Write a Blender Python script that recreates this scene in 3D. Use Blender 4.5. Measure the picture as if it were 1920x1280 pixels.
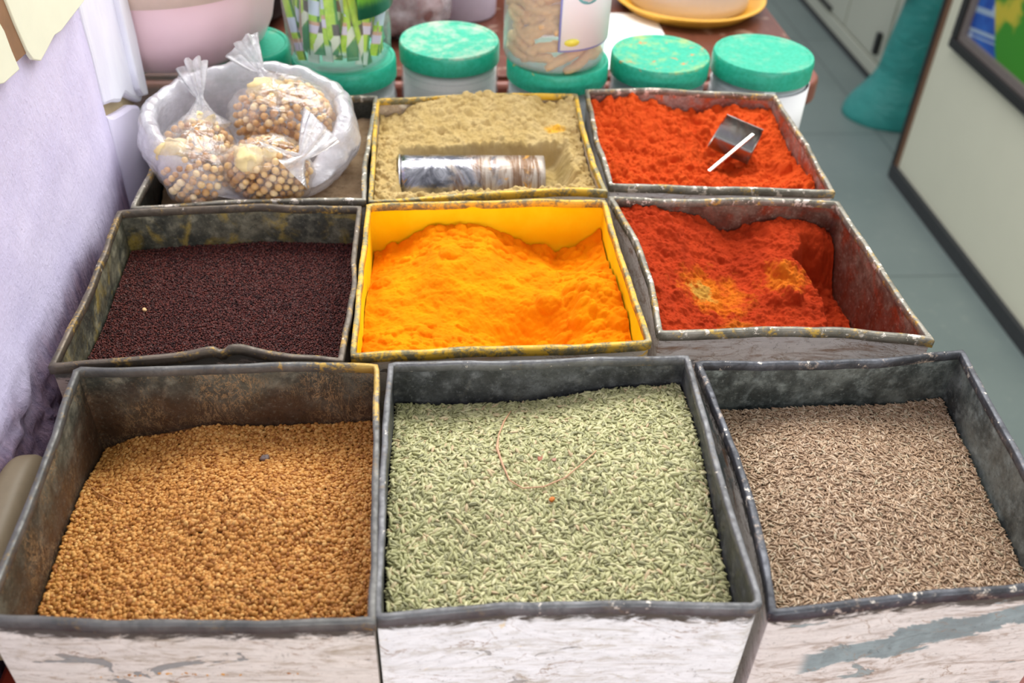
import bpy, math, random
import numpy as np
from mathutils import Matrix, Vector

sc = bpy.context.scene
for o in list(bpy.data.objects):
    bpy.data.objects.remove(o)
COL = sc.collection
random.seed(7)
RNG = np.random.default_rng(7)

# ------------------------------------------------------------------ camera
# world: +X right, +Y away from the customer, z = 0 is the rim level of the tins, floor at z = -1
FPX = 1768.73
CAM_R = np.array([[0.99704818, 0.0193066, -0.07431135],
                  [-0.06969032, 0.63374633, -0.77039526],
                  [0.03222083, 0.77329997, 0.63322111]])

CAM_M = CAM_R
CAM_P = np.array([0.0, 0.0, 0.50])
_cam = bpy.data.cameras.new('camera')
cam = bpy.data.objects.new('camera', _cam)
COL.objects.link(cam)
mw = Matrix.Identity(4)
for i in range(3):
    for j in range(3):
        mw[i][j] = CAM_M[i][j]
mw.translation = Vector(CAM_P)
cam.matrix_world = mw
_cam.sensor_width = 36.0
_cam.lens = FPX / 1920 * 36.0
_cam.clip_start = 0.02
_cam.clip_end = 60
_cam.dof.use_dof = True
_cam.dof.focus_distance = 0.80
_cam.dof.aperture_fstop = 5.6
sc.camera = cam

# ------------------------------------------------------------------ light
world = bpy.data.worlds.new('daylight')
sc.world = world
world.use_nodes = True
wn = world.node_tree
bg = wn.nodes['Background']
tc = wn.nodes.new('ShaderNodeTexCoord')
sep = wn.nodes.new('ShaderNodeSeparateXYZ')
wn.links.new(tc.outputs['Generated'], sep.inputs[0])
rmp = wn.nodes.new('ShaderNodeValToRGB')
mr = wn.nodes.new('ShaderNodeMapRange')
mr.inputs['From Min'].default_value = -1
mr.inputs['From Max'].default_value = 1
wn.links.new(sep.outputs['Z'], mr.inputs['Value'])
wn.links.new(mr.outputs['Result'], rmp.inputs[0])
e = rmp.color_ramp.elements
e[0].position = 0.0; e[0].color = (0.12, 0.115, 0.11, 1)
e[1].position = 1.0; e[1].color = (0.95, 0.97, 1.0, 1)
k = rmp.color_ramp.elements.new(0.48); k.color = (0.28, 0.28, 0.28, 1)
k = rmp.color_ramp.elements.new(0.62); k.color = (0.62, 0.64, 0.68, 1)
# near side of the sky dimmed in its colour as shade, far side brightened
my = wn.nodes.new('ShaderNodeMapRange'); my.inputs['From Min'].default_value = -1; my.inputs['From Max'].default_value = 1
my.inputs['To Min'].default_value = 0.62; my.inputs['To Max'].default_value = 1.15
wn.links.new(sep.outputs['Y'], my.inputs['Value'])
vm = wn.nodes.new('ShaderNodeVectorMath'); vm.operation = 'SCALE'
wn.links.new(rmp.outputs[0], vm.inputs[0]); wn.links.new(my.outputs[0], vm.inputs['Scale'])
wn.links.new(vm.outputs[0], bg.inputs[0])
bg.inputs[1].default_value = 0.78

def area(name, loc, target, size, power, color=(1, 1, 1)):
    L = bpy.data.lights.new(name, 'AREA')
    L.shape = 'RECTANGLE'; L.size, L.size_y = size
    L.energy = power; L.color = color
    o = bpy.data.objects.new(name, L); COL.objects.link(o)
    o.location = loc
    o.rotation_euler = (Vector(target) - Vector(loc)).to_track_quat('-Z', 'Y').to_euler()
    return o
# street daylight: open shop front behind and to the right of the customer, and a roof light over the back of the counter
area('roof_daylight', (0.15, 1.75, 1.30), (0.0, 0.95, 0), (2.0, 1.0), 36, (1.0, 0.99, 0.97))
area('street_daylight', (0.4, -1.5, 0.20), (0.05, 0.6, 0.0), (2.6, 0.6), 31, (0.98, 0.99, 1.0))
area('side_daylight', (2.0, 1.6, 1.5), (-0.3, 0.9, 0.1), (1.2, 1.6), 14, (1.0, 0.99, 0.97))

sc.cycles.transparent_max_bounces = 40
sc.cycles.max_bounces = 12
sc.view_settings.view_transform = 'Standard'
sc.view_settings.look = 'None'
sc.view_settings.exposure = 0.35
sc.view_settings.gamma = 1.0
sc.view_settings.use_curve_mapping = False

# ------------------------------------------------------------------ helpers
def ray(px, py):
    v = CAM_M @ np.array([px - 960.0, -(py - 640.0), -FPX])
    return v / np.linalg.norm(v)
def onz(px, py, z=0.0):
    v = ray(px, py); return CAM_P + v * (z - CAM_P[2]) / v[2]
def onx(px, py, x):
    v = ray(px, py); return CAM_P + v * (x / v[0])
def ony(px, py, y):
    v = ray(px, py); return CAM_P + v * (y / v[1])

def _h(ix, iy, seed):
    n = (ix.astype(np.int64) * 374761393 + iy.astype(np.int64) * 668265263 + seed * 974634777) & 0xffffffff
    n = ((n ^ (n >> 13)) * 1274126177) & 0xffffffff
    return ((n ^ (n >> 16)) & 0xffff) / 65535.0
def vnoise(x, y, seed=0):
    x = np.asarray(x, float); y = np.asarray(y, float)
    x, y = np.broadcast_arrays(x, y)
    ix = np.floor(x); iy = np.floor(y)
    fx = x - ix; fy = y - iy
    fx = fx * fx * (3 - 2 * fx); fy = fy * fy * (3 - 2 * fy)
    a = _h(ix, iy, seed); b = _h(ix + 1, iy, seed); c = _h(ix, iy + 1, seed); d = _h(ix + 1, iy + 1, seed)
    return (a * (1 - fx) + b * fx) * (1 - fy) + (c * (1 - fx) + d * fx) * fy - 0.5
def fbm(x, y, seed=0, oct=4, gain=0.5):
    s = 0; a = 1.0
    for i in range(oct):
        s = s + a * vnoise(np.asarray(x) * 2 ** i + 17.3 * i, np.asarray(y) * 2 ** i - 9.1 * i, seed + i)
        a *= gain
    return s
def sstep(a, b, x):
    t = np.clip((np.asarray(x, float) - a) / (b - a), 0, 1); return t * t * (3 - 2 * t)

def link(name, me, mats, parent=None, loc=None, smooth=True):
    o = bpy.data.objects.new(name, me)
    COL.objects.link(o)
    if mats is not None:
        for m in (mats if isinstance(mats, (list, tuple)) else [mats]):
            me.materials.append(m)
    if smooth:
        me.polygons.foreach_set('use_smooth', [True] * len(me.polygons))
    if parent: o.parent = parent
    if loc is not None: o.location = loc
    return o
def meshpy(name, verts, faces):
    me = bpy.data.meshes.new(name)
    me.from_pydata([tuple(map(float, v)) for v in verts], [], [tuple(map(int, f)) for f in faces])
    me.update()
    return me
def obj(name, verts, faces, mats, parent=None, loc=None, smooth=True):
    """verts in world unless a parent is given; loc = origin, verts are made local to it"""
    verts = np.asarray(verts, float)
    if loc is not None and parent is None:
        verts = verts - np.asarray(loc)
        return link(name, meshpy(name, verts, faces), mats, None, loc, smooth)
    if parent is not None:
        verts = verts - np.asarray(parent.location)
        if parent.parent is not None: verts = verts - np.asarray(parent.parent.location)
    return link(name, meshpy(name, verts, faces), mats, parent, None, smooth)
def empty(name, loc, label, cat, group=None):
    o = bpy.data.objects.new(name, None); COL.objects.link(o)
    o.empty_display_size = 0.03
    o.location = loc
    return tag(o, label, cat, group)
def tag(o, label=None, cat=None, group=None, kind=None):
    if label: o['label'] = label
    if cat: o['category'] = cat
    if group: o['group'] = group
    if kind: o['kind'] = kind
    return o
def struct(o):
    o['kind'] = 'structure'; return o
def auto_sharp(o, ang=35):
    me = o.data
    me.polygons.foreach_set('use_smooth', [True] * len(me.polygons))
    try: me.set_sharp_from_angle(angle=math.radians(ang))
    except Exception: pass

def box(x0, x1, y0, y1, z0, z1):
    v = [(x, y, z) for z in (z0, z1) for y in (y0, y1) for x in (x0, x1)]
    f = [(0, 2, 3, 1), (4, 5, 7, 6), (0, 1, 5, 4), (2, 6, 7, 3), (0, 4, 6, 2), (1, 3, 7, 5)]
    return v, f
def bevel(o, w, seg=2):
    m = o.modifiers.new('bevel', 'BEVEL'); m.width = w; m.segments = seg; m.limit_method = 'ANGLE'
    return o
class Parts:
    def __init__(s): s.v = []; s.f = []
    def add(s, vf):
        v, f = vf; n = len(s.v); s.v += [tuple(p) for p in v]; s.f += [tuple(i + n for i in q) for q in f]; return s
def lathe(cx, cy, prof, seg=48, sx=1.0, sy=1.0, caps=True):
    """prof: list of (r, z) from bottom to top"""
    v = []; f = []
    for r, z in prof:
        for i in range(seg):
            a = 2 * math.pi * i / seg
            v.append((cx + r * sx * math.cos(a), cy + r * sy * math.sin(a), z))
    n = len(prof)
    for j in range(n - 1):
        for i in range(seg):
            k = (i + 1) % seg
            f.append((j * seg + i, j * seg + k, (j + 1) * seg + k, (j + 1) * seg + i))
    if caps:
        f.append(tuple(range(seg - 1, -1, -1))); f.append(tuple((n - 1) * seg + i for i in range(seg)))
    return v, f
def tube(pts, r, seg=8):
    pts = [Vector(p) for p in pts]; v = []; f = []
    rr = r if isinstance(r, (list, tuple)) else [r] * len(pts)
    for i, p in enumerate(pts):
        d = (pts[min(i + 1, len(pts) - 1)] - pts[max(i - 1, 0)]).normalized()
        a = d.orthogonal().normalized() if i == 0 else (pa - d * pa.dot(d)).normalized()
        pa = a; b = d.cross(a)
        for k in range(seg):
            t = 2 * math.pi * k / seg
            v.append(p + (a * math.cos(t) + b * math.sin(t)) * rr[i])
    for i in range(len(pts) - 1):
        for k in range(seg):
            q = (k + 1) % seg
            f.append((i * seg + k, i * seg + q, (i + 1) * seg + q, (i + 1) * seg + k))
    f.append(tuple(range(seg - 1, -1, -1))); f.append(tuple((len(pts) - 1) * seg + k for k in range(seg)))
    return v, f
def grid_faces(nu, nv, off=0):
    i = np.arange(nu - 1)[:, None]; j = np.arange(nv - 1)[None, :]
    a = (i * nv + j + off).ravel()
    return np.stack([a, a + nv, a + nv + 1, a + 1], 1)
def fast_mesh(name, verts, faces, attrs=None):
    """numpy verts (N,3) and same-size faces (M,k)"""
    me = bpy.data.meshes.new(name)
    verts = np.ascontiguousarray(verts, dtype=np.float32)
    faces = np.ascontiguousarray(faces, dtype=np.int32)
    M, k = faces.shape
    me.vertices.add(len(verts)); me.vertices.foreach_set('co', verts.ravel())
    me.loops.add(M * k); me.loops.foreach_set('vertex_index', faces.ravel())
    me.polygons.add(M)
    me.polygons.foreach_set('loop_start', np.arange(0, M * k, k, dtype=np.int32))
    me.polygons.foreach_set('loop_total', np.full(M, k, dtype=np.int32))
    me.polygons.foreach_set('use_smooth', np.ones(M, dtype=bool))
    me.update(calc_edges=True)
    for n, arr in (attrs or {}).items():
        a = me.attributes.new(n, 'FLOAT', 'POINT')
        a.data.foreach_set('value', np.ascontiguousarray(arr, dtype=np.float32))
    me.validate()
    return me

# ------------------------------------------------------------------ materials
class Mat:
    def __init__(s, name):
        s.m = bpy.data.materials.new(name); s.m.use_nodes = True
        s.nt = s.m.node_tree; s.b = s.nt.nodes['Principled BSDF']; s.out = s.nt.nodes['Material Output']
        s._tc = None
    def n(s, t, **kw):
        nd = s.nt.nodes.new(t)
        for k, v in kw.items(): setattr(nd, k, v)
        return nd
    def put(s, sock, val):
        if isinstance(val, bpy.types.NodeSocket): s.nt.links.new(val, sock)
        elif isinstance(val, (tuple, list)) and len(val) == 3 and sock.type == 'RGBA': sock.default_value = (*val, 1)
        else: sock.default_value = val
    def co(s, scale=None, obj=True, rot=None):
        if s._tc is None: s._tc = s.n('ShaderNodeTexCoord')
        c = s._tc.outputs['Object']
        if scale is None: return c
        mp = s.n('ShaderNodeMapping'); s.put(mp.inputs['Vector'], c)
        mp.inputs['Scale'].default_value = scale
        if rot: mp.inputs['Rotation'].default_value = rot
        return mp.outputs[0]
    def noise(s, scale, detail=4, rough=0.55, vec=None, dist=0.0):
        nd = s.n('ShaderNodeTexNoise'); nd.inputs['Scale'].default_value = scale
        nd.inputs['Detail'].default_value = detail; nd.inputs['Roughness'].default_value = rough
        nd.inputs['Distortion'].default_value = dist
        s.put(nd.inputs['Vector'], vec if vec is not None else s.co())
        return nd.outputs['Fac']
    def vor(s, scale, feature='F1', vec=None, out='Distance'):
        nd = s.n('ShaderNodeTexVoronoi'); nd.feature = feature; nd.inputs['Scale'].default_value = scale
        s.put(nd.inputs['Vector'], vec if vec is not None else s.co())
        return nd.outputs[out]
    def rng(s, v, a, b, c=0.0, d=1.0, smooth=True):
        nd = s.n('ShaderNodeMapRange'); nd.interpolation_type = 'SMOOTHSTEP' if smooth else 'LINEAR'
        s.put(nd.inputs['Value'], v); s.put(nd.inputs['From Min'], a); s.put(nd.inputs['From Max'], b)
        s.put(nd.inputs['To Min'], c); s.put(nd.inputs['To Max'], d)
        return nd.outputs[0]
    def math(s, op, a, b=0.0):
        nd = s.n('ShaderNodeMath', operation=op); s.put(nd.inputs[0], a); s.put(nd.inputs[1], b); return nd.outputs[0]
    def mix(s, f, a, b):
        nd = s.n('ShaderNodeMix', data_type='RGBA')
        s.put(nd.inputs[0], f); s.put(nd.inputs[6], a); s.put(nd.inputs[7], b); return nd.outputs[2]
    def ramp(s, f, stops):
        nd = s.n('ShaderNodeValToRGB'); s.put(nd.inputs[0], f); e = nd.color_ramp.elements
        e[0].position, e[0].color = stops[0][0], (*stops[0][1], 1)
        e[1].position, e[1].color = stops[-1][0], (*stops[-1][1], 1)
        for p, c in stops[1:-1]:
            k = e.new(p); k.color = (*c, 1)
        return nd.outputs[0]
    def xyz(s, c=None):
        nd = s.n('ShaderNodeSeparateXYZ'); s.put(nd.inputs[0], c if c is not None else s.co()); return nd.outputs
    def attr(s, name):
        nd = s.n('ShaderNodeAttribute'); nd.attribute_name = name; return nd.outputs['Fac']
    def bump(s, h, strength=0.5, dist=0.001, normal=None):
        nd = s.n('ShaderNodeBump'); nd.inputs['Strength'].default_value = strength; nd.inputs['Distance'].default_value = dist
        s.put(nd.inputs['Height'], h)
        if normal is not None: s.put(nd.inputs['Normal'], normal)
        return nd.outputs[0]
    def fin(s, color=None, rough=0.6, metal=0.0, normal=None, spec=0.5, **kw):
        if color is not None: s.put(s.b.inputs['Base Color'], color)
        s.put(s.b.inputs['Roughness'], rough); s.put(s.b.inputs['Metallic'], metal)
        s.put(s.b.inputs['Specular IOR Level'], spec)
        if normal is not None: s.put(s.b.inputs['Normal'], normal)
        for k, v in kw.items(): s.put(s.b.inputs[k], v)
        return s.m
def lin(r, g, b):
    f = lambda c: ((c / 255 + 0.055) / 1.055) ** 2.4 if c > 10 else c / 255 / 12.92
    return (f(r), f(g), f(b))
def plain(name, col, rough=0.5, metal=0.0, var=0.12, scale=40, spec=0.5, bump=0.0):
    m = Mat(name)
    nz = m.noise(scale, 4)
    c = m.mix(nz, tuple(x * (1 - var) for x in col), tuple(min(1, x * (1 + var)) for x in col))
    return m.fin(c, rough, metal, m.bump(nz, bump, 0.001) if bump else None, spec)
def film(name, tint, opac_lo, opac_hi, rough=0.25, scale=18, gloss=0.25):
    """thin plastic: partly see-through white film with glossy creases"""
    m = Mat(name); nt = m.nt
    tr = m.n('ShaderNodeBsdfTransparent'); tr.inputs[0].default_value = (0.97, 0.97, 0.98, 1)
    df = m.n('ShaderNodeBsdfDiffuse'); df.inputs[0].default_value = (*tint, 1)
    tl = m.n('ShaderNodeBsdfTranslucent'); tl.inputs[0].default_value = (*tint, 1)
    gl = m.n('ShaderNodeBsdfGlossy'); gl.inputs['Roughness'].default_value = rough
    nz = m.noise(scale, 5, 0.6, m.co((1, 1, 2.2)), 1.2)
    bm = m.bump(nz, 0.9, 0.004)
    for x in (df, gl): m.put(x.inputs['Normal'], bm)
    a = m.n('ShaderNodeMixShader'); a.inputs[0].default_value = 0.45
    nt.links.new(df.outputs[0], a.inputs[1]); nt.links.new(tl.outputs[0], a.inputs[2])
    b = m.n('ShaderNodeMixShader')
    m.put(b.inputs[0], m.rng(m.noise(scale * 1.7, 6, 0.65), 0.35, 0.7, opac_lo, opac_hi))
    nt.links.new(tr.outputs[0], b.inputs[1]); nt.links.new(a.outputs[0], b.inputs[2])
    lw = m.n('ShaderNodeLayerWeight'); lw.inputs[0].default_value = 0.35; m.put(lw.inputs['Normal'], bm)
    c = m.n('ShaderNodeMixShader')
    m.put(c.inputs[0], m.math('MULTIPLY', lw.outputs['Facing'], gloss * 2))
    nt.links.new(b.outputs[0], c.inputs[1]); nt.links.new(gl.outputs[0], c.inputs[2])
    nt.links.new(c.outputs[0], m.out.inputs[0])
    return m.m
def clear(name, tint=(0.96, 0.97, 0.97), haze=0.10, rough=0.06):
    """thin clear plastic jar wall"""
    m = Mat(name); nt = m.nt
    tr = m.n('ShaderNodeBsdfTransparent'); tr.inputs[0].default_value = (*tint, 1)
    df = m.n('ShaderNodeBsdfDiffuse'); df.inputs[0].default_value = (0.8, 0.82, 0.84, 1)
    gl = m.n('ShaderNodeBsdfGlossy'); gl.inputs['Roughness'].default_value = rough
    b = m.n('ShaderNodeMixShader'); b.inputs[0].default_value = haze
    nt.links.new(tr.outputs[0], b.inputs[1]); nt.links.new(df.outputs[0], b.inputs[2])
    lw = m.n('ShaderNodeLayerWeight'); lw.inputs[0].default_value = 0.5
    fr = m.math('ADD', m.math('MULTIPLY', m.math('POWER', lw.outputs['Facing'], 5.0), .55), .035)
    c = m.n('ShaderNodeMixShader'); nt.links.new(fr, c.inputs[0])
    nt.links.new(b.outputs[0], c.inputs[1]); nt.links.new(gl.outputs[0], c.inputs[2])
    nt.links.new(c.outputs[0], m.out.inputs[0])
    return m.m

YEL = lin(232, 176, 20)
def mat_inner(name, c1, c2, stain, s_amt, dust=None, d_amt=0.0, d_z=(-0.06, -0.02), fibre=0.0, rough=0.5):
    """worn inside of a tin: patina, spice stains, powder clinging to the sheet"""
    m = Mat(name)
    n1 = m.noise(14, 6, 0.62, None, 0.6); n2 = m.noise(70, 5, 0.6); n3 = m.noise(26, 5, 0.6, m.co((1.3, 1, 1.0)), 1.0)
    c = m.mix(m.rng(m.math('ADD', m.math('MULTIPLY', n1, .7), m.math('MULTIPLY', n2, .3)), 0.40, 0.60), c1, c2)
    c = m.mix(m.rng(n2, 0.5, 0.85, 0, 0.7), c, tuple(min(1, x * 2.2 + .02) for x in c2))
    c = m.mix(m.rng(n3, 0.62 - 0.3 * s_amt, 0.80 - 0.2 * s_amt, 0, min(1, .45 + s_amt)), c, stain)
    if dust is not None:
        z = m.xyz()['Z']
        zz = m.math('ADD', z, m.math('MULTIPLY', m.math('SUBTRACT', n1, 0.5), 0.09))
        c = m.mix(m.rng(zz, d_z[1], d_z[0], 0, d_amt), c, dust)
    if fibre > 0:
        for rot, sd in (((0.4, 0.7, 0.3), 1.0), ((-.5, -.6, .9), 1.3)):
            f = m.math('ABSOLUTE', m.math('SUBTRACT', m.noise(60 * sd, 4, 0.65, m.co((1.0, 1.0, 0.5), rot=rot), 2.5), .5))
            c = m.mix(m.math('MULTIPLY', m.rng(f, 0.022, 0.004), m.rng(m.noise(16, 4), .40, .58, 0, fibre)), c, lin(170, 140, 100))
    n5 = m.noise(320, 4, 0.75); c = m.mix(m.rng(n5, .54, .72, 0, .5), c, tuple(min(1, x * 1.9 + .03) for x in c2)); c = m.mix(m.rng(n5, .46, .32, 0, .5), c, tuple(x * .3 for x in c1))
    bm = m.bump(m.math('ADD', n2, m.math('MULTIPLY', n1, 2.0)), 0.6, 0.0016)
    return m.fin(c, m.rng(n2, 0.3, 0.7, rough - .1, rough + .25), 0.25, bm)
def mat_outer(name, paint, metal, chips, dirt, d_amt=0.5, streak=None, band=True, stain=None):
    """outside: brushed white paint, flaked in places, a grimy band under the rim"""
    m = Mat(name)
    mp = m.co((1.0, 1.0, 2.6)); 
    n1 = m.noise(11, 7, 0.62, mp, 1.2); n2 = m.noise(60, 6, 0.7, m.co((0.6, 1, 2.0)), 2.0); n3 = m.noise(260, 4, 0.75)
    c = m.mix(m.rng(n2, 0.35, 0.7), paint, tuple(x * 0.84 for x in paint))
    c = m.mix(m.rng(m.math('ADD', m.math('MULTIPLY', n2, .6), m.math('MULTIPLY', n1, .4)), 0.50, 0.66, 0, d_amt), c, dirt)
    n6 = m.noise(46, 6, 0.75, m.co((0.35, 1, 2.6)), .6); c = m.mix(m.rng(n6, 0.50, 0.68, 0, d_amt), c, tuple(x * .8 for x in dirt))
    edge = m.rng(n1, 0.64 - chips * 0.25, 0.655 - chips * 0.25)
    c = m.mix(edge, c, metal)
    if streak is not None:
        v = m.noise(6.5, 6, 0.62, m.co((0.5, 1, 1.9), rot=(0, -streak[1], 0)), 0.5)
        X = m.xyz(); nb = m.math('MULTIPLY', m.math('SUBTRACT', m.noise(16, 6, .65, m.co((.7, 1, 1.6)), .6), .5), .055)
        dz = m.math('ABSOLUTE', m.math('ADD', m.math('SUBTRACT', X['Z'], m.math('ADD', -.049, m.math('MULTIPLY', X['X'], .24))), nb))
        sc_ = m.math('MULTIPLY', m.rng(dz, .0125, .0105), m.rng(X['X'], -.085, -.075))
        vv = m.noise(40, 4, .7)
        c = m.mix(m.math('MAXIMUM', sc_, m.rng(v, 0.585, 0.60, 0, .8)), c, m.mix(m.rng(vv, .35, .65), tuple(x * .75 for x in streak[0]), streak[0]))
        c = m.mix(m.rng(m.noise(9, 4, 0.6, m.co((0.4, 1, 3.2), rot=(0, -streak[1], 0)), 0.5), 0.66, 0.7, 0, 0.8), c, lin(170, 120, 84))
    if stain is not None:
        c = m.mix(m.rng(m.noise(22, 4, 0.6, m.co((1, 1, 1.5)), 1.0), 0.63, 0.70, 0, .8), c, stain)
    c = m.mix(m.rng(n3, 0.56, 0.74, 0, 0.55), c, lin(96, 88, 80))
    ck = m.math('ABSOLUTE', m.math('SUBTRACT', m.noise(13, 6, 0.62, m.co((0.8, 1, 1.8)), 1.6), 0.5))
    ckm = m.math('MULTIPLY', m.rng(ck, 0.0085, 0.002), m.rng(m.noise(24, 3), .42, .56))
    c = m.mix(m.math('MULTIPLY', ckm, .8), c, lin(150, 124, 100))
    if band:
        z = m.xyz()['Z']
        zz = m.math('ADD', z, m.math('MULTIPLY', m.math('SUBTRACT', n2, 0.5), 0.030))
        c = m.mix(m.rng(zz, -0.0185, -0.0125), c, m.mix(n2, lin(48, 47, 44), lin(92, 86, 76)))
    bm = m.bump(m.math('ADD', m.math('MULTIPLY', edge, -1.2), n2), 0.7, 0.0012)
    return m.fin(c, 0.48, 0.0, bm)
def mat_rim(name, c1, c2, stain, amt, metal=0.35, flecks=0.0, rough=0.46, corner=None):
    m = Mat(name)
    c1 = tuple(x * .72 for x in c1); c2 = tuple(x * .80 for x in c2)
    n1 = m.noise(30, 6, 0.65, None, 0.5); n2 = m.noise(140, 4, 0.6); n3 = m.noise(38, 5, 0.65, None, 0.8)
    c = m.mix(m.rng(n1, 0.25, 0.75), c1, c2)
    c = m.mix(m.rng(n2, 0.50, 0.8, 0, .6), c, tuple(x * 0.5 for x in c1))
    n4 = m.noise(260, 4, 0.7)
    n3 = m.math('ADD', m.math('MULTIPLY', n3, .62), m.math('MULTIPLY', n4, .38))
    s = m.rng(n3, 0.56 - 0.22 * amt, 0.70 - 0.22 * amt, 0, 0.9)
    c = m.mix(s, c, stain)
    if flecks: c = m.mix(m.rng(m.noise(90, 5, 0.7), 0.66 - flecks * .2, 0.70 - flecks * .2), c, lin(215, 205, 190))
    if corner is not None:
        X = m.xyz(); dx = m.math('SUBTRACT', X['X'], corner[0]); dy = m.math('SUBTRACT', X['Y'], corner[1])
        d = m.math('SQRT', m.math('ADD', m.math('MULTIPLY', dx, dx), m.math('MULTIPLY', dy, dy)))
        d = m.math('ADD', d, m.math('MULTIPLY', m.math('SUBTRACT', n3, .5), .35))
        c = m.mix(m.rng(d, corner[2], corner[2] * .4, 0, .6), c, lin(206, 164, 50))
    mt = m.math('MULTIPLY', m.math('SUBTRACT', 1.0, s), metal)
    return m.fin(c, m.rng(n2, 0.3, 0.7, rough - .08, rough + .2), mt, m.bump(m.math('ADD', n1, m.math('MULTIPLY', n2, 0.4)), 0.5, 0.0012))
def mat_powder(name, c1, c2, c3=None, fine=900, bumpd=0.0012, patch=None, sheen=0.0):
    m = Mat(name)
    n1 = m.noise(30, 6, 0.6); n2 = m.noise(fine, 3, 0.7); n3 = m.noise(160, 5, 0.65)
    c = m.mix(m.rng(n1, 0.3, 0.7), c1, c2)
    if c3 is not None: c = m.mix(m.rng(n2, 0.55, 0.75, 0, .7), c, c3)
    if patch is not None:
        for (pc, x, y, r, wob) in patch:
            X = m.xyz()
            dx = m.math('SUBTRACT', X['X'], x); dy = m.math('SUBTRACT', X['Y'], y)
            d = m.math('SQRT', m.math('ADD', m.math('MULTIPLY', dx, dx), m.math('MULTIPLY', dy, dy)))
            d = m.math('ADD', d, m.math('MULTIPLY', m.math('SUBTRACT', m.noise(60, 6, 0.7), 0.5), wob))
            c = m.mix(m.rng(d, r, r * 0.3, 0, .85), c, pc)
    return m.fin(c, 0.95, 0, m.bump(m.math('ADD', n3, m.math('MULTIPLY', n2, 0.5)), 0.55, bumpd), 0.1)
def mat_seed(name, stops, stripe=None, rough=0.55, spec=0.35):
    m = Mat(name)
    c = m.ramp(m.attr('tone'), stops)
    if stripe is not None: c = m.mix(m.math('MULTIPLY', m.attr('stripe'), stripe[1]), c, stripe[0])
    return m.fin(c, rough, 0, None, spec)

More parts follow.
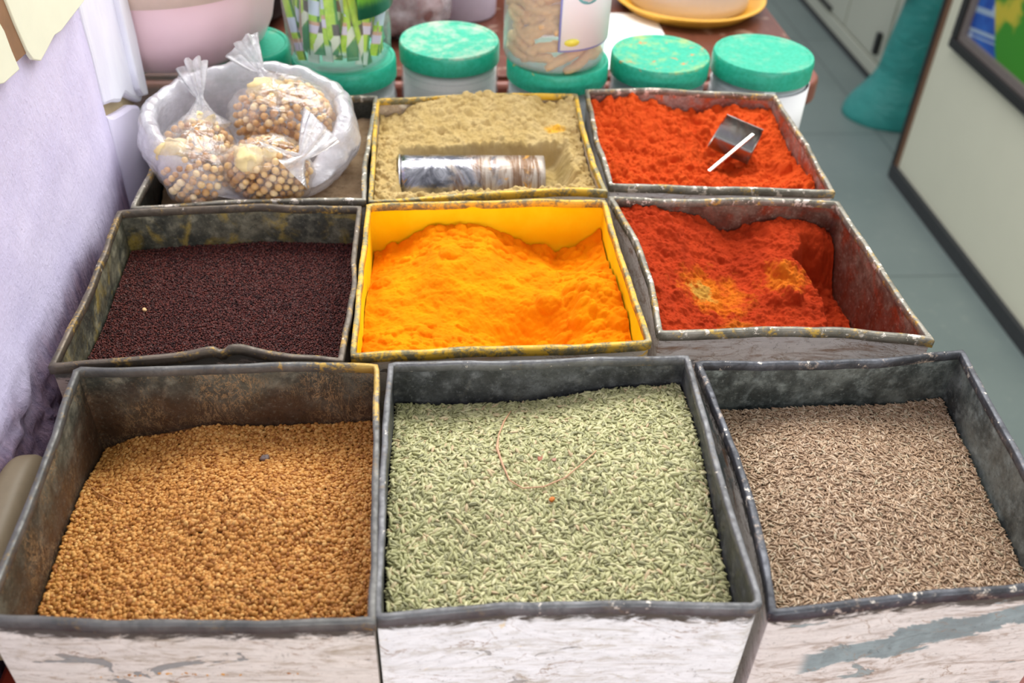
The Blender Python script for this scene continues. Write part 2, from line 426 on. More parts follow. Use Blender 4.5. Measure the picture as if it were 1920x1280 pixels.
# ------------------------------------------------------------------ the tins
class Tin: pass
def resample(pts, n):
    pts = np.asarray(pts, float)
    d = np.r_[0, np.cumsum(np.linalg.norm(np.diff(pts, axis=0), axis=1))]
    t = np.linspace(0, d[-1], n)
    out = np.stack([np.interp(t, d, pts[:, k]) for k in range(2)], 1)
    for _ in range(6):
        out[1:-1] = (out[:-2] + 2 * out[1:-1] + out[2:]) / 4
    return out
NS = 60
TIN_H = 0.15
def make_tin(label, back, right, front, left, m_in, m_out, m_rim, seed, kink=None, hem=0.0085, rimw=1.0):
    T = Tin(); sides = []
    for pl in (back, right, front, left):
        sides.append(resample([onz(*p, 0.0)[:2] for p in pl], NS))
    # shared corners
    for i in range(4):
        c = (sides[i][-1] + sides[(i + 1) % 4][0]) / 2
        sides[i][-1] = c; sides[(i + 1) % 4][0] = c
    T.sides = sides
    loop = np.concatenate([s[:-1] for s in sides]); n = len(loop)
    corner = [0, NS - 1, 2 * (NS - 1), 3 * (NS - 1)]
    straight = np.concatenate([np.linspace(s[0], s[-1], NS)[:-1] for s in sides])
    def offset(P, o):
        o = np.broadcast_to(np.asarray(o, float), (n,))
        d1 = P - np.roll(P, 1, 0); d2 = np.roll(P, -1, 0) - P
        d1 /= np.linalg.norm(d1, axis=1)[:, None] + 1e-9; d2 /= np.linalg.norm(d2, axis=1)[:, None] + 1e-9
        n1 = np.stack([-d1[:, 1], d1[:, 0]], 1); n2 = np.stack([-d2[:, 1], d2[:, 0]], 1)
        m = n1 + n2; m /= np.linalg.norm(m, axis=1)[:, None]
        k = 1 / np.clip((m * n1).sum(1), 0.6, 1)
        return P + m * (k * o)[:, None]
    T.offset = offset; T.loop = loop
    s = np.arange(n) * 0.24 / NS
    cd = np.min(np.abs(np.arange(n)[:, None] - np.array(corner + [n])[None, :]), axis=1) / NS   # distance to a corner
    damp = sstep(0, 0.18, cd)
    centre = np.r_[loop.mean(0), 0.0]
    root = empty('spice_tin', centre, label, 'tin', 'square metal spice tins on the counter'); T.root = root
    rows = 11; V = []
    zs = np.linspace(-0.0015, -TIN_H, rows)
    def wall_xy(z, o):
        t = min(1, -z / TIN_H)
        P = loop * (1 - t ** 1.5) + straight * t ** 1.5
        dent = (vnoise(s * 14 + 3.1 * seed, z * 20 + seed, seed) * 0.0035 + vnoise(s * 40, z * 45, seed + 9) * 0.0010) * damp * math.sin(math.pi * min(1, t * 1.15 + 0.05))
        return offset(P, o + dent)
    for z in zs: V.append(np.c_[wall_xy(z, 0.0), np.full(n, z)])          # outer, top to bottom
    for z in zs[::-1]: V.append(np.c_[wall_xy(z, -0.0016), np.full(n, z if z > -TIN_H else z + 0.0016)])
    V = np.concatenate(V); R = 2 * rows; F = []
    mi = []
    for j in range(R):
        a = j * n; b = ((j + 1) % R) * n
        if j == rows - 1: continue
        for i in range(n):
            k = (i + 1) % n
            F.append((a + i, b + i, b + k, a + k)); mi.append(0 if j < rows - 1 or j == R - 1 else 1)
    F.append(tuple((rows - 1) * n + i for i in range(n))); mi.append(0)
    F.append(tuple(rows * n + i for i in reversed(range(n)))); mi.append(1)
    V[:, :2] += 0
    b = obj('body', V, F, [m_out, m_in], root)
    b.data.polygons.foreach_set('material_index', mi)
    auto_sharp(b, 40)
    # folded hem
    prof = [(-.0019, -hem * .92), (-.0027, -hem * .86), (-.0029, -hem * .45), (-.0030, -.0007), (-.0026, -.0001), (-.0012, .0004), (.0008, .0002), (.0016, -.0003), (.0019, -.0012), (.0018, -hem * .5), (.0017, -hem), (.0002, -hem * 1.02)]
    wob_o = fbm(s * 25, 0 * s + 5.5, seed + 3, 3) * 0.0016 * (0.25 + damp * .75)
    wob_z = fbm(s * 16, 0 * s + 1.5, seed + 4, 3) * 0.0022
    wob_w = 1 + fbm(s * 45, 0 * s + 8.5, seed + 5, 3) * 0.22
    if kink is not None:
        for (c0, w, dz) in kink:
            wob_z = wob_z + dz * np.exp(-((np.arange(n) - c0) / w) ** 2)
    V = []; 
    for o, z in prof:
        V.append(np.c_[offset(loop, o * wob_w * rimw + wob_o), z + wob_z])
    m_ = len(prof); V = np.concatenate(V); F = []
    for j in range(m_):
        a = j * n; c = ((j + 1) % m_) * n
        for i in range(n):
            k = (i + 1) % n
            F.append((a + i, a + k, c + k, c + i))
    r = obj('rim', V, F, m_rim, root)
    T.rim = r
    T.inner = offset(loop, -0.0026)
    T.centre = centre
    I = T.inner
    q = NS - 1
    T.ib = np.concatenate([I[0:q + 1]]); T.ir = I[q:2 * q + 1]
    T.if_ = I[2 * q:3 * q + 1][::-1]; T.il = np.concatenate([I[3 * q:], I[:1]])[::-1]   # left: back to front reversed below
    T.ir = T.ir[::-1]                       # front -> back
    T.il = T.il[::-1]                       # front -> back
    return T
def coons(T, u, v):
    """u left to right, v front to back, on the inner outline of the tin"""
    u = np.asarray(u, float); v = np.asarray(v, float)
    t = np.linspace(0, 1, NS)
    def ev(c, x): return np.stack([np.interp(x, t, c[:, k]) for k in range(2)], -1)
    B = ev(T.ib, u); F = ev(T.if_, u); L = ev(T.il, v); R = ev(T.ir, v)
    U = u[..., None]; W = v[..., None]
    c00 = T.if_[0]; c10 = T.if_[-1]; c01 = T.ib[0]; c11 = T.ib[-1]
    return (1 - W) * F + W * B + (1 - U) * L + U * R - ((1 - U) * (1 - W) * c00 + U * (1 - W) * c10 + (1 - U) * W * c01 + U * W * c11)
def lumps(U, Vv, count, rmin, rmax, seed, mask=None, size=0.235, squash=0.8):
    """rounded clods standing proud of a powder surface"""
    r = np.random.default_rng(seed); out = np.zeros_like(U)
    for _ in range(count):
        cu, cv = r.random(2)
        if mask is not None and r.random() > mask(cu, cv): continue
        rad = rmin + (rmax - rmin) * r.random() ** 2.2
        ru = rad / size
        i0, i1 = np.searchsorted(U[:, 0], [cu - ru, cu + ru]); j0, j1 = np.searchsorted(Vv[0, :], [cv - ru, cv + ru])
        if i1 <= i0 or j1 <= j0: continue
        d2 = ((U[i0:i1, j0:j1] - cu) ** 2 + (Vv[i0:i1, j0:j1] - cv) ** 2) * size ** 2
        hgt = np.sqrt(np.clip(rad * rad * (1 + .5 * math.sin(rad * 9e3 + cu * 40) * 0 ) - d2, 0, None)) * squash - rad * 0.12
        out[i0:i1, j0:j1] = np.maximum(out[i0:i1, j0:j1], hgt)
    return out
def fill(T, name, hf, mat, label, cat, N=260, attrs=None):
    """solid bed of powder: top surface from hf, straight sides down to the tin floor"""
    u = np.linspace(0, 1, N); U, W = np.meshgrid(u, u, indexing='ij')
    XY = coons(T, U, W)
    Z = hf(U, W) if callable(hf) else hf
    P = np.concatenate([XY, Z[..., None]], -1).reshape(-1, 3)
    F = grid_faces(N, N)
    # skirt
    bi = np.concatenate([np.arange(N) * N, (N - 1) * N + np.arange(1, N), (np.arange(N - 2, -1, -1)) * N + N - 1, np.arange(N - 2, 0, -1)])
    S = P[bi].copy(); S[:, 2] = -TIN_H + 0.003
    base = len(P); m_ = len(bi)
    a = np.arange(m_); k = (a + 1) % m_
    F = np.concatenate([F, np.stack([bi[a], base + a, base + k, bi[k]], 1)[:, ::-1]])
    P = np.concatenate([P, S])
    P = P - T.centre
    me = fast_mesh(name, P, F)
    o = bpy.data.objects.new(name, me); COL.objects.link(o); me.materials.append(mat); o.location = T.centre
    return tag(o, label, cat, None, 'stuff')
def seed_proto(L, W, H, seg, rings, ridge=0.0, pw=1.0, bend=0.0):
    V = [(-L / 2, 0, 0)]; S = [0.5]
    for j in range(rings):
        t = (j + 1) / (rings + 1); x = -L / 2 + L * t
        r = math.sin(math.pi * t) ** pw
        for i in range(seg):
            a = 2 * math.pi * i / seg
            rr = r * (1 + (ridge if i % 2 else -ridge))
            V.append((x, math.cos(a) * W / 2 * rr, math.sin(a) * H / 2 * rr + bend * (1 - (2 * t - 1) ** 2)))
            S.append(1.0 if i % 2 else 0.0)
    V.append((L / 2, 0, 0)); S.append(0.5)
    F = []
    for i in range(seg):
        k = (i + 1) % seg
        F.append((0, 1 + k, 1 + i)); b = 1 + (rings - 1) * seg; F.append((len(V) - 1, b + i, b + k))
    for j in range(rings - 1):
        for i in range(seg):
            k = (i + 1) % seg; a = 1 + j * seg; b = a + seg
            F.append((a + i, a + k, b + k)); F.append((a + i, b + k, b + i))
    return np.array(V), np.array(F), np.array(S)
def seeds(T, name, hf, proto, count, mat, bedmat, label, cat, tilt=0.35, scale_var=0.18, lift=0.0, layer=0.002, seed=1, margin=0.012, toned=None, ubed=120):
    """a bed of individual seeds, far too many to count: one object"""
    r = np.random.default_rng(seed)
    PV, PF, PS = proto
    nx = int(math.sqrt(count)); cnt = nx * nx
    gi, gj = np.meshgrid(np.arange(nx), np.arange(nx), indexing='ij')
    u = (gi.ravel() + r.random(cnt)) / nx; v = (gj.ravel() + r.random(cnt)) / nx
    u = margin + (1 - 2 * margin) * u; v = margin + (1 - 2 * margin) * v
    xy = coons(T, u, v)
    z = hf(u, v) + lift + (r.random(cnt) ** 1.3 - 0.5) * layer
    e = 0.01
    gx = (hf(u + e, v) - hf(u - e, v)) / (2 * e * 0.235); gy = (hf(u, v + e) - hf(u, v - e)) / (2 * e * 0.235)
    yaw = r.random(cnt) * 2 * np.pi; pitch = r.normal(0, tilt, cnt); roll = r.random(cnt) * 2 * np.pi if tilt > .2 else r.normal(0, .5, cnt)
    sc_ = 1 + r.normal(0, scale_var, cnt).clip(-.45, .45)
    cy, sy = np.cos(yaw), np.sin(yaw); cp, sp = np.cos(pitch), np.sin(pitch); cr, sr = np.cos(roll), np.sin(roll)
    # Rz * Ry * Rx
    R = np.empty((cnt, 3, 3))
    R[:, 0, 0] = cy * cp; R[:, 0, 1] = cy * sp * sr - sy * cr; R[:, 0, 2] = cy * sp * cr + sy * sr
    R[:, 1, 0] = sy * cp; R[:, 1, 1] = sy * sp * sr + cy * cr; R[:, 1, 2] = sy * sp * cr - cy * sr
    R[:, 2, 0] = -sp; R[:, 2, 1] = cp * sr; R[:, 2, 2] = cp * cr
    # tip to the slope
    P = np.einsum('nij,kj->nki', R, PV) * sc_[:, None, None]
    P[:, :, 2] += P[:, :, 0] * gx[:, None] + P[:, :, 1] * gy[:, None]
    P[:, :, 0] += xy[:, 0, None]; P[:, :, 1] += xy[:, 1, None]; P[:, :, 2] += z[:, None]
    kV = len(PV)
    F = (PF[None] + (np.arange(cnt) * kV)[:, None, None]).reshape(-1, 3)
    tone = r.random(cnt)
    if toned is not None: tone = np.clip(tone + toned(u, v), 0, 1)
    # bed below, triangulated; bedmat is darkened seed colour, painted shade in the gaps
    N = ubed
    g = np.linspace(0, 1, N); U, W = np.meshgrid(g, g, indexing='ij')
    XY = coons(T, U, W); Z = hf(U, W) - 0.0012
    B = np.concatenate([XY, Z[..., None]], -1).reshape(-1, 3)
    q = grid_faces(N, N); bf = np.concatenate([q[:, [0, 1, 2]], q[:, [0, 2, 3]]])
    bi = np.concatenate([np.arange(N) * N, (N - 1) * N + np.arange(1, N), (np.arange(N - 2, -1, -1)) * N + N - 1, np.arange(N - 2, 0, -1)])
    S = B[bi].copy(); S[:, 2] = -TIN_H + 0.003; m_ = len(bi); a = np.arange(m_); k = (a + 1) % m_; base = len(B)
    sk = np.concatenate([np.stack([bi[a], base + k, base + a], 1), np.stack([bi[a], bi[k], base + k], 1)])
    B = np.concatenate([B, S]); bf = np.concatenate([bf, sk])
    allV = np.concatenate([P.reshape(-1, 3), B]) - T.centre
    allF = np.concatenate([F, bf + cnt * kV])
    at = {'tone': np.r_[np.repeat(tone, kV), np.full(len(B), 0.5)], 'stripe': np.r_[np.tile(PS, cnt), np.zeros(len(B))]}
    me = fast_mesh(name, allV, allF, at)
    o = bpy.data.objects.new(name, me); COL.objects.link(o); o.location = T.centre
    me.materials.append(mat); me.materials.append(bedmat)
    idx = np.zeros(len(allF), dtype=np.int32); idx[len(F):] = 1
    me.polygons.foreach_set('material_index', idx)
    return tag(o, label, cat, None, 'stuff')

G1, G2 = lin(62, 64, 60), lin(98, 98, 88)
W1 = lin(236, 232, 224)
rim_dark = mat_rim('rim_dark_steel', lin(88, 88, 86), lin(128, 126, 120), lin(150, 120, 60), 0.06, corner=(.115, .115, .06))
rim_plain = mat_rim('rim_grey_steel', lin(96, 96, 96), lin(140, 140, 140), lin(120, 104, 80), 0.10, flecks=.15)
rim_yellow = mat_rim('rim_yellow_dusted', lin(118, 112, 84), lin(160, 150, 110), lin(226, 178, 40), 0.62, .3)
rim_fewyellow = mat_rim('rim_steel_yellow_specks', lin(112, 108, 92), lin(166, 160, 146), lin(214, 170, 50), 0.22, .4, flecks=.5)
rim_flaked = mat_rim('rim_black_flaked', lin(60, 60, 62), lin(112, 114, 120), lin(190, 170, 150), 0.10, .5, flecks=.28)
rim_rusty = mat_rim('rim_brown_steel', lin(90, 84, 74), lin(126, 112, 96), lin(190, 150, 60), 0.20, .4, flecks=.1)

tins = {}
tins['FL'] = make_tin('square metal tin nearest the wall in the front row, filled with golden fenugreek seeds',
    [(142, 690), (300, 690), (450, 684), (562, 680), (703, 682)], [(707, 684), (707, 840), (703, 990), (699, 1165)],
    [(699, 1162), (500, 1168), (200, 1168), (0, 1160), (-38, 1156)], [(-38, 1156), (0, 1065), (45, 960), (90, 838), (140, 700)],
    mat_inner('tin_inside_brown_fibre', lin(56, 60, 56), lin(100, 98, 84), lin(140, 130, 110), .25, lin(92, 68, 48), .85, (-.060, -.012), fibre=.8),
    mat_outer('tin_outside_white_worn', lin(226, 218, 206), lin(150, 150, 145), .25, lin(170, 150, 120), .75), rim_dark, 1)
tins['FM'] = make_tin('square metal tin at the middle of the front row, filled with green fennel seeds',
    [(733, 680), (900, 678), (1050, 673), (1287, 668)], [(1290, 670), (1328, 805), (1378, 980), (1424, 1120)],
    [(1424, 1138), (1180, 1130), (950, 1134), (707, 1156)], [(705, 1150), (716, 890), (731, 685)],
    mat_inner('tin_inside_slate', lin(56, 58, 60), lin(88, 90, 90), lin(128, 126, 118), .15, rough=.42),
    mat_outer('tin_outside_white_clean', lin(240, 240, 238), lin(172, 170, 165), .05, lin(180, 166, 136), .55, stain=lin(226, 196, 130)), rim_plain, 2)
tins['FR'] = make_tin('square metal tin at the aisle side of the front row, filled with brown cumin seeds',
    [(1308, 678), (1500, 678), (1650, 673), (1803, 657)], [(1806, 657), (1852, 742), (1918, 862), (2043, 1085)],
    [(2043, 1088), (1920, 1100), (1750, 1112), (1600, 1130), (1448, 1146)], [(1448, 1140), (1434, 1040), (1407, 940), (1383, 855), (1350, 775), (1310, 682)],
    mat_inner('tin_inside_grey_green', lin(66, 72, 70), lin(116, 122, 116), lin(150, 160, 156), .25, rough=.4),
    mat_outer('tin_outside_flaked_teal', lin(226, 218, 210), lin(150, 160, 158), .15, lin(160, 138, 118), .7, streak=(lin(146, 160, 160), 0.22)), rim_flaked, 3)
tins['ML'] = make_tin('middle-row metal tin of dark mustard seeds beside the wall, front rim torn',
    [(223, 396), (337, 388), (487, 383), (674, 388)], [(675, 388), (664, 480), (666, 537), (640, 672)],
    [(640, 674), (540, 664), (452, 652), (435, 652), (262, 670), (95, 684)], [(95, 683), (168, 537), (222, 398)],
    mat_inner('tin_inside_ochre_patina', lin(66, 68, 60), lin(116, 112, 92), lin(170, 146, 66), .42, rough=.45),
    mat_outer('tin_outside_brown_worn', lin(160, 142, 130), lin(74, 70, 64), .35, lin(104, 84, 70), .6), rim_rusty, 4,
    kink=[(2 * (NS - 1) + 22, 3.0, 0.0028), (2 * (NS - 1) + 25.5, 0.8, -0.0050), (2 * (NS - 1) + 28, 3.0, 0.003)])
tins['MM'] = make_tin('square metal tin at the centre of the nine, coated yellow and holding turmeric',
    [(690, 383), (862, 377), (1000, 374), (1132, 374)], [(1135, 376), (1162, 474), (1190, 550), (1218, 634)],
    [(1218, 640), (1090, 646), (937, 652), (662, 665)], [(660, 663), (677, 500), (690, 386)],
    mat_powder('tin_inside_turmeric_coat', lin(254, 206, 4), lin(255, 220, 24)),
    mat_outer('tin_outside_orange_stained', lin(206, 196, 180), lin(120, 112, 100), .25, lin(196, 130, 50), .6, stain=lin(230, 180, 40), band=False), rim_yellow, 5)
tins['MR'] = make_tin('middle-row metal tin by the aisle, half emptied of deep red chilli powder',
    [(1145, 369), (1250, 373), (1419, 371), (1570, 377)], [(1572, 379), (1625, 457), (1685, 550), (1748, 636)],
    [(1746, 634), (1587, 618), (1419, 616), (1240, 624)], [(1236, 622), (1220, 526), (1192, 447), (1144, 370)],
    mat_inner('tin_inside_red_dusted', lin(84, 70, 58), lin(130, 112, 96), lin(150, 60, 30), .55, lin(104, 40, 20), .85, (-.05, .01)),
    mat_outer('tin_outside_white_brown_wash', lin(226, 218, 212), lin(150, 150, 150), .12, lin(156, 112, 76), .8, band=False), rim_fewyellow, 6)
tins['BL'] = make_tin('back-row metal tin beside the wall, brown powder under a plastic bag',
    [(302, 182), (450, 182), (560, 180), (704, 180)], [(706, 181), (694, 253), (686, 300), (683, 372)],
    [(683, 373), (567, 373), (400, 379), (249, 388)], [(247, 386), (284, 320), (302, 184)],
    mat_inner('tin_inside_black_green', lin(44, 48, 46), lin(70, 72, 66), lin(90, 84, 66), .2),
    mat_outer('tin_outside_grey_white', lin(206, 204, 200), lin(84, 84, 80), .4, lin(120, 106, 84), .6, band=False), rim_fewyellow, 7)
tins['BM'] = make_tin('square metal tin at the middle of the back row, heaped with pale ginger powder',
    [(708, 185), (813, 179), (947, 175), (1080, 176)], [(1081, 177), (1093, 233), (1113, 305), (1136, 356)],
    [(1136, 356), (1080, 353), (980, 356), (847, 366), (695, 377)], [(693, 375), (700, 270), (707, 187)],
    mat_inner('tin_inside_pale_dust', lin(170, 150, 130), lin(206, 190, 170), lin(214, 190, 140), .5),
    mat_outer('tin_outside_yellow_white', lin(226, 226, 226), lin(140, 136, 124), .2, lin(214, 186, 90), .7, band=False, stain=lin(240, 200, 50)), rim_yellow, 8)
tins['BR'] = make_tin('square metal tin at the aisle side of the back row, heaped with orange-red chilli powder',
    [(1101, 168), (1233, 165), (1350, 172), (1452, 177)], [(1453, 177), (1515, 275), (1562, 358)],
    [(1562, 357), (1470, 354), (1333, 351), (1146, 345)], [(1145, 345), (1138, 317), (1117, 258), (1100, 170)],
    mat_inner('tin_inside_orange_dusted', lin(120, 108, 98), lin(160, 150, 140), lin(206, 96, 44), .55, lin(150, 60, 30), .8, (-.04, .01)),
    mat_outer('tin_outside_white_chipped', lin(222, 220, 220), lin(150, 146, 146), .3, lin(180, 140, 120), .5, band=False), rim_fewyellow, 9)

# torn fold of rim metal on the mustard tin
# ------------------------------------------------------------------ what the tins hold
def h_fenu(u, v):
    return -0.062 + 0.010 * sstep(0.0, 0.5, u) - 0.012 * sstep(.16, 0, u) * sstep(.6, 1, v) + 0.016 * np.exp(-((u - .65) / .25) ** 2 - ((v - .52) / .22) ** 2) - 0.010 * sstep(.55, 1, v) - 0.008 * sstep(.3, 0, v) + vnoise(u * 5, v * 5, 3) * 0.006
def h_fennel(u, v):
    return -0.050 + 0.010 * sstep(.4, .9, u) * sstep(.3, 1, v) + 0.016 * np.exp(-((v - .62) / .30) ** 2) + 0.004 * sstep(0, .2, v) + vnoise(u * 4, v * 4, 13) * 0.006 + 0.005 * u
def h_cumin(u, v):
    return -0.056 + 0.020 * np.exp(-((u - .45) / .4) ** 2 - ((v - .55) / .5) ** 2) + vnoise(u * 4, v * 4, 23) * 0.005
def h_must(u, v):
    return -0.044 + vnoise(u * 3, v * 3, 33) * 0.004 + 0.005 * sstep(.5, 0, v) + 0 * u

seeds(tins['FL'], 'fenugreek_seeds', h_fenu, seed_proto(.0043, .0031, .0025, 8, 3, .0, .45), 17500,
      mat_seed('fenugreek', [(0, lin(150, 92, 36)), (.25, lin(184, 124, 56)), (.7, lin(206, 148, 74)), (1, lin(222, 172, 100))]),
      plain('fenugreek_bed', lin(110, 66, 26), .9), 'golden brown fenugreek seeds filling the front tin nearest the wall', 'seeds', tilt=.3, layer=.0026, seed=2)
seeds(tins['FM'], 'fennel_seeds', h_fennel, seed_proto(.0074, .0025, .0019, 12, 5, .14, .9, .0), 22000,
      mat_seed('fennel', [(0, lin(90, 88, 46)), (.3, lin(140, 140, 82)), (.6, lin(172, 170, 112)), (.88, lin(204, 198, 148)), (1, lin(186, 150, 112))], (lin(226, 222, 176), .55), rough=.42),
      plain('fennel_bed', lin(60, 58, 30), .9), 'pale green striped fennel seeds filling the middle front tin', 'seeds', tilt=.15, layer=.0028, seed=3)
seeds(tins['FR'], 'cumin_seeds', h_cumin, seed_proto(.0060, .00165, .0013, 6, 4, .10, .8, .0), 26000,
      mat_seed('cumin', [(0, lin(120, 88, 62)), (.3, lin(158, 124, 94)), (.65, lin(188, 158, 126)), (.9, lin(210, 186, 158)), (1, lin(160, 150, 120))], (lin(212, 188, 158), .4), rough=.42),
      plain('cumin_bed', lin(84, 60, 44), .9), 'brown cumin seeds filling the front tin by the aisle', 'seeds', tilt=.17, layer=.0026, seed=4)
seeds(tins['ML'], 'mustard_seeds', h_must, seed_proto(.0018, .0018, .0018, 6, 3, 0, .8), 36000,
      mat_seed('mustard', [(0, lin(34, 16, 16)), (.5, lin(78, 34, 30)), (.85, lin(106, 50, 40)), (1, lin(100, 76, 70))], rough=.55, spec=.25),
      plain('mustard_bed', lin(34, 20, 20), .9), 'dark purple-brown mustard seeds in the middle-row tin beside the wall', 'seeds', tilt=.3, layer=.0016, seed=5, margin=.006)

def grain(U, W, amp, seed):
    return fbm(U * 26, W * 26, seed, 4) * amp + fbm(U * 110, W * 110, seed + 50, 2) * amp * 0.3
def h_turm(N=320):
    u = np.linspace(0, 1, N); U, W = np.meshgrid(u, u, indexing='ij')
    edge = np.interp(U + vnoise(U * 9, W * 0, 3) * .04, [0, .12, .28, .5, .66, .8, .92, 1], [-.060, -.048, -.027, -.030, -.056, -.066, -.052, -.038])
    z = edge * sstep(.45, .98, W) + (-.040) * (1 - sstep(.45, .98, W))
    z += 0.010 * np.exp(-((U - .30) / .20) ** 2 - ((W - .62) / .16) ** 2)
    z -= 0.034 * np.exp(-((U - .64) / .20) ** 2 - ((W - .28) / .15) ** 2)
    z += 0.014 * np.exp(-((U - .93) / .12) ** 2 - ((W - .50) / .14) ** 2) + 0.010 * np.exp(-((U - .85) / .2) ** 2 - ((W - .3) / .2) ** 2)
    z += 0.010 * np.exp(-((U - .12) / .16) ** 2 - ((W - .15) / .2) ** 2)
    msk = lambda a, b: 0.9 if (b < .3 and a < .6) or a > .75 or (.2 < a < .7 and .65 < b) else 0.30
    z += lumps(U, W, 1500, .0012, .0075, 11, msk, squash=.8) * (.35 + .55 * ((W < .35) | (U > .78) | (W > .8))) + lumps(U, W, 12, .010, .015, 14, lambda a, b: .9 if a > .7 or b > .6 else .2, squash=.6) + grain(U, W, .0026, 21)
    z += 0.012 * np.abs(fbm(U * 4.5, W * 4, 5, 3)) * (1 - .7 * np.exp(-((U - .64) / .2) ** 2 - ((W - .3) / .15) ** 2))
    return z
fill(tins['MM'], 'turmeric_powder', h_turm(), mat_powder('turmeric', lin(228, 124, 0), lin(240, 146, 2), lin(216, 108, 0), bumpd=.0008),
     'orange-yellow turmeric powder scooped hollow in the centre tin', 'powder', 320)
def h_chil(N=320):
    u = np.linspace(0, 1, N); U, W = np.meshgrid(u, u, indexing='ij')
    edge = np.interp(U + vnoise(U * 9, W * 0, 7) * .04, [0, .2, .35, .5, .62, .75, .9, 1], [-.010, -.010, -.018, -.040, -.036, -.022, -.028, -.034])
    left = -.012 - .012 * (1 - W)
    z = edge * sstep(.5, 1, W) + (1 - sstep(.5, 1, W)) * (-.050 + 0.032 * sstep(.40, 0.0, U))
    z += 0.012 * np.exp(-((U - .68) / .12) ** 2 - ((W - .62) / .22) ** 2)
    cliff = sstep(.77, .83, U + vnoise(U * 8, W * 7, 8) * .10) * sstep(.95, .75, W)
    z = z * (1 - cliff) + (-.086) * cliff
    z = np.maximum(z, -.088 + 0.075 * np.clip(1 - np.sqrt(((U - .93) / .20) ** 2 + ((W - .06) / .22) ** 2), 0, 1) ** .7)
    z += lumps(U, W, 1000, .0015, .0065, 31, lambda a, b: .9 if a > .6 or b > .8 else .2, squash=.8) * .7 + lumps(U, W, 26, .010, .017, 34, lambda a, b: .9 if .55 < a < .85 else .15, squash=.7) + grain(U, W, .005, 41) + .006 * np.abs(fbm(U * 8, W * 7, 6, 4))
    z -= 0.004 * np.exp(-((U - .2) / .08) ** 2 - ((W - .35) / .06) ** 2)
    return z
fill(tins['MR'], 'chilli_powder', h_chil(), mat_powder('deep_red_chilli', lin(154, 46, 16), lin(178, 58, 22), lin(120, 28, 10),
     patch=[(lin(206, 110, 20), -.035, .005, .042, .10), (lin(206, 110, 24), .040, .018, .028, .08), (lin(180, 96, 20), -.02, -.055, .03, .04), (lin(180, 140, 60), -.048, .004, .016, .07)]),
     'deep red chilli powder dusted with orange in the middle-row tin by the aisle', 'powder', 320)
def h_chil2(N=320):
    u = np.linspace(0, 1, N); U, W = np.meshgrid(u, u, indexing='ij')
    edge = np.interp(U + vnoise(U * 9, W * 0, 17) * .03, [0, .25, .4, .56, .75, 1], [-.010, -.006, -.014, -.026, -.012, -.014])
    z = edge * sstep(.5, 1, W) + (1 - sstep(.5, 1, W)) * (-.022)
    z -= 0.024 * np.exp(-((U - .66) / .17) ** 2 - ((W - .55) / .2) ** 2)
    z -= 0.016 * np.exp(-((U - .88) / .07) ** 2 - ((W - .5) / .2) ** 2)
    z += 0.012 * sstep(.3, 0, U) * sstep(1, .4, W)
    z += 0.008 * np.exp(-((U - .96) / .06) ** 2 - ((W - .2) / .2) ** 2)
    z += lumps(U, W, 1500, .0015, .008, 51, lambda a, b: .9 if a < .55 or b < .3 else .35, squash=.9) + lumps(U, W, 60, .008, .014, 54, lambda a, b: .9 if a < .6 else .2, squash=.75) + grain(U, W, .006, 61) - .006
    return np.minimum(z, -.001)
fill(tins['BR'], 'chilli_powder', h_chil2(), mat_powder('orange_red_chilli', lin(190, 66, 20), lin(208, 82, 30), lin(156, 44, 12)),
     'bright orange-red lumpy chilli powder in the back tin by the aisle', 'powder', 320)
def h_ging(N=320):
    u = np.linspace(0, 1, N); U, W = np.meshgrid(u, u, indexing='ij')
    e = np.minimum(np.minimum(U, 1 - U), 1 - W)
    edge = np.interp(U + vnoise(U * 9, W * 0, 27) * .03, [0, .08, .22, .5, .78, .84, 1], [-.024, -.022, -.006, .002, -.002, -.012, -.004])
    z = edge * sstep(.55, 1, W) + (1 - sstep(.55, 1, W)) * (-.016)
    tr = sstep(.10, .14, U) * sstep(.93, .85, U) * sstep(.13, .20, W) * sstep(.60, .54, W)
    z = z * (1 - tr) + (-.046) * tr
    z += (lumps(U, W, 1500, .0012, .006, 71, lambda a, b: .9 if a < .2 or b > .7 or b < .2 or a > .85 else .3, squash=.9) + grain(U, W, .005, 81)) * (1 - .6 * tr)
    return z
fill(tins['BM'], 'ginger_powder', h_ging(), mat_powder('pale_ginger', lin(182, 156, 100), lin(198, 174, 122), lin(160, 134, 84),
     patch=[(lin(226, 170, 50), .088, .055, .014, .03)]),
     'pale beige ginger powder packed up to the back rim of the middle back tin', 'powder', 320)
fill(tins['BL'], 'brown_powder', lambda U, W: -.040 + .012 * sstep(.5, 1, U) + grain(U, W, .003, 91), mat_powder('coarse_brown', lin(134, 110, 84), lin(160, 136, 108), lin(96, 74, 54), fine=500),
     'coarse brown powder showing beside the plastic bag in the back tin', 'powder', 160)

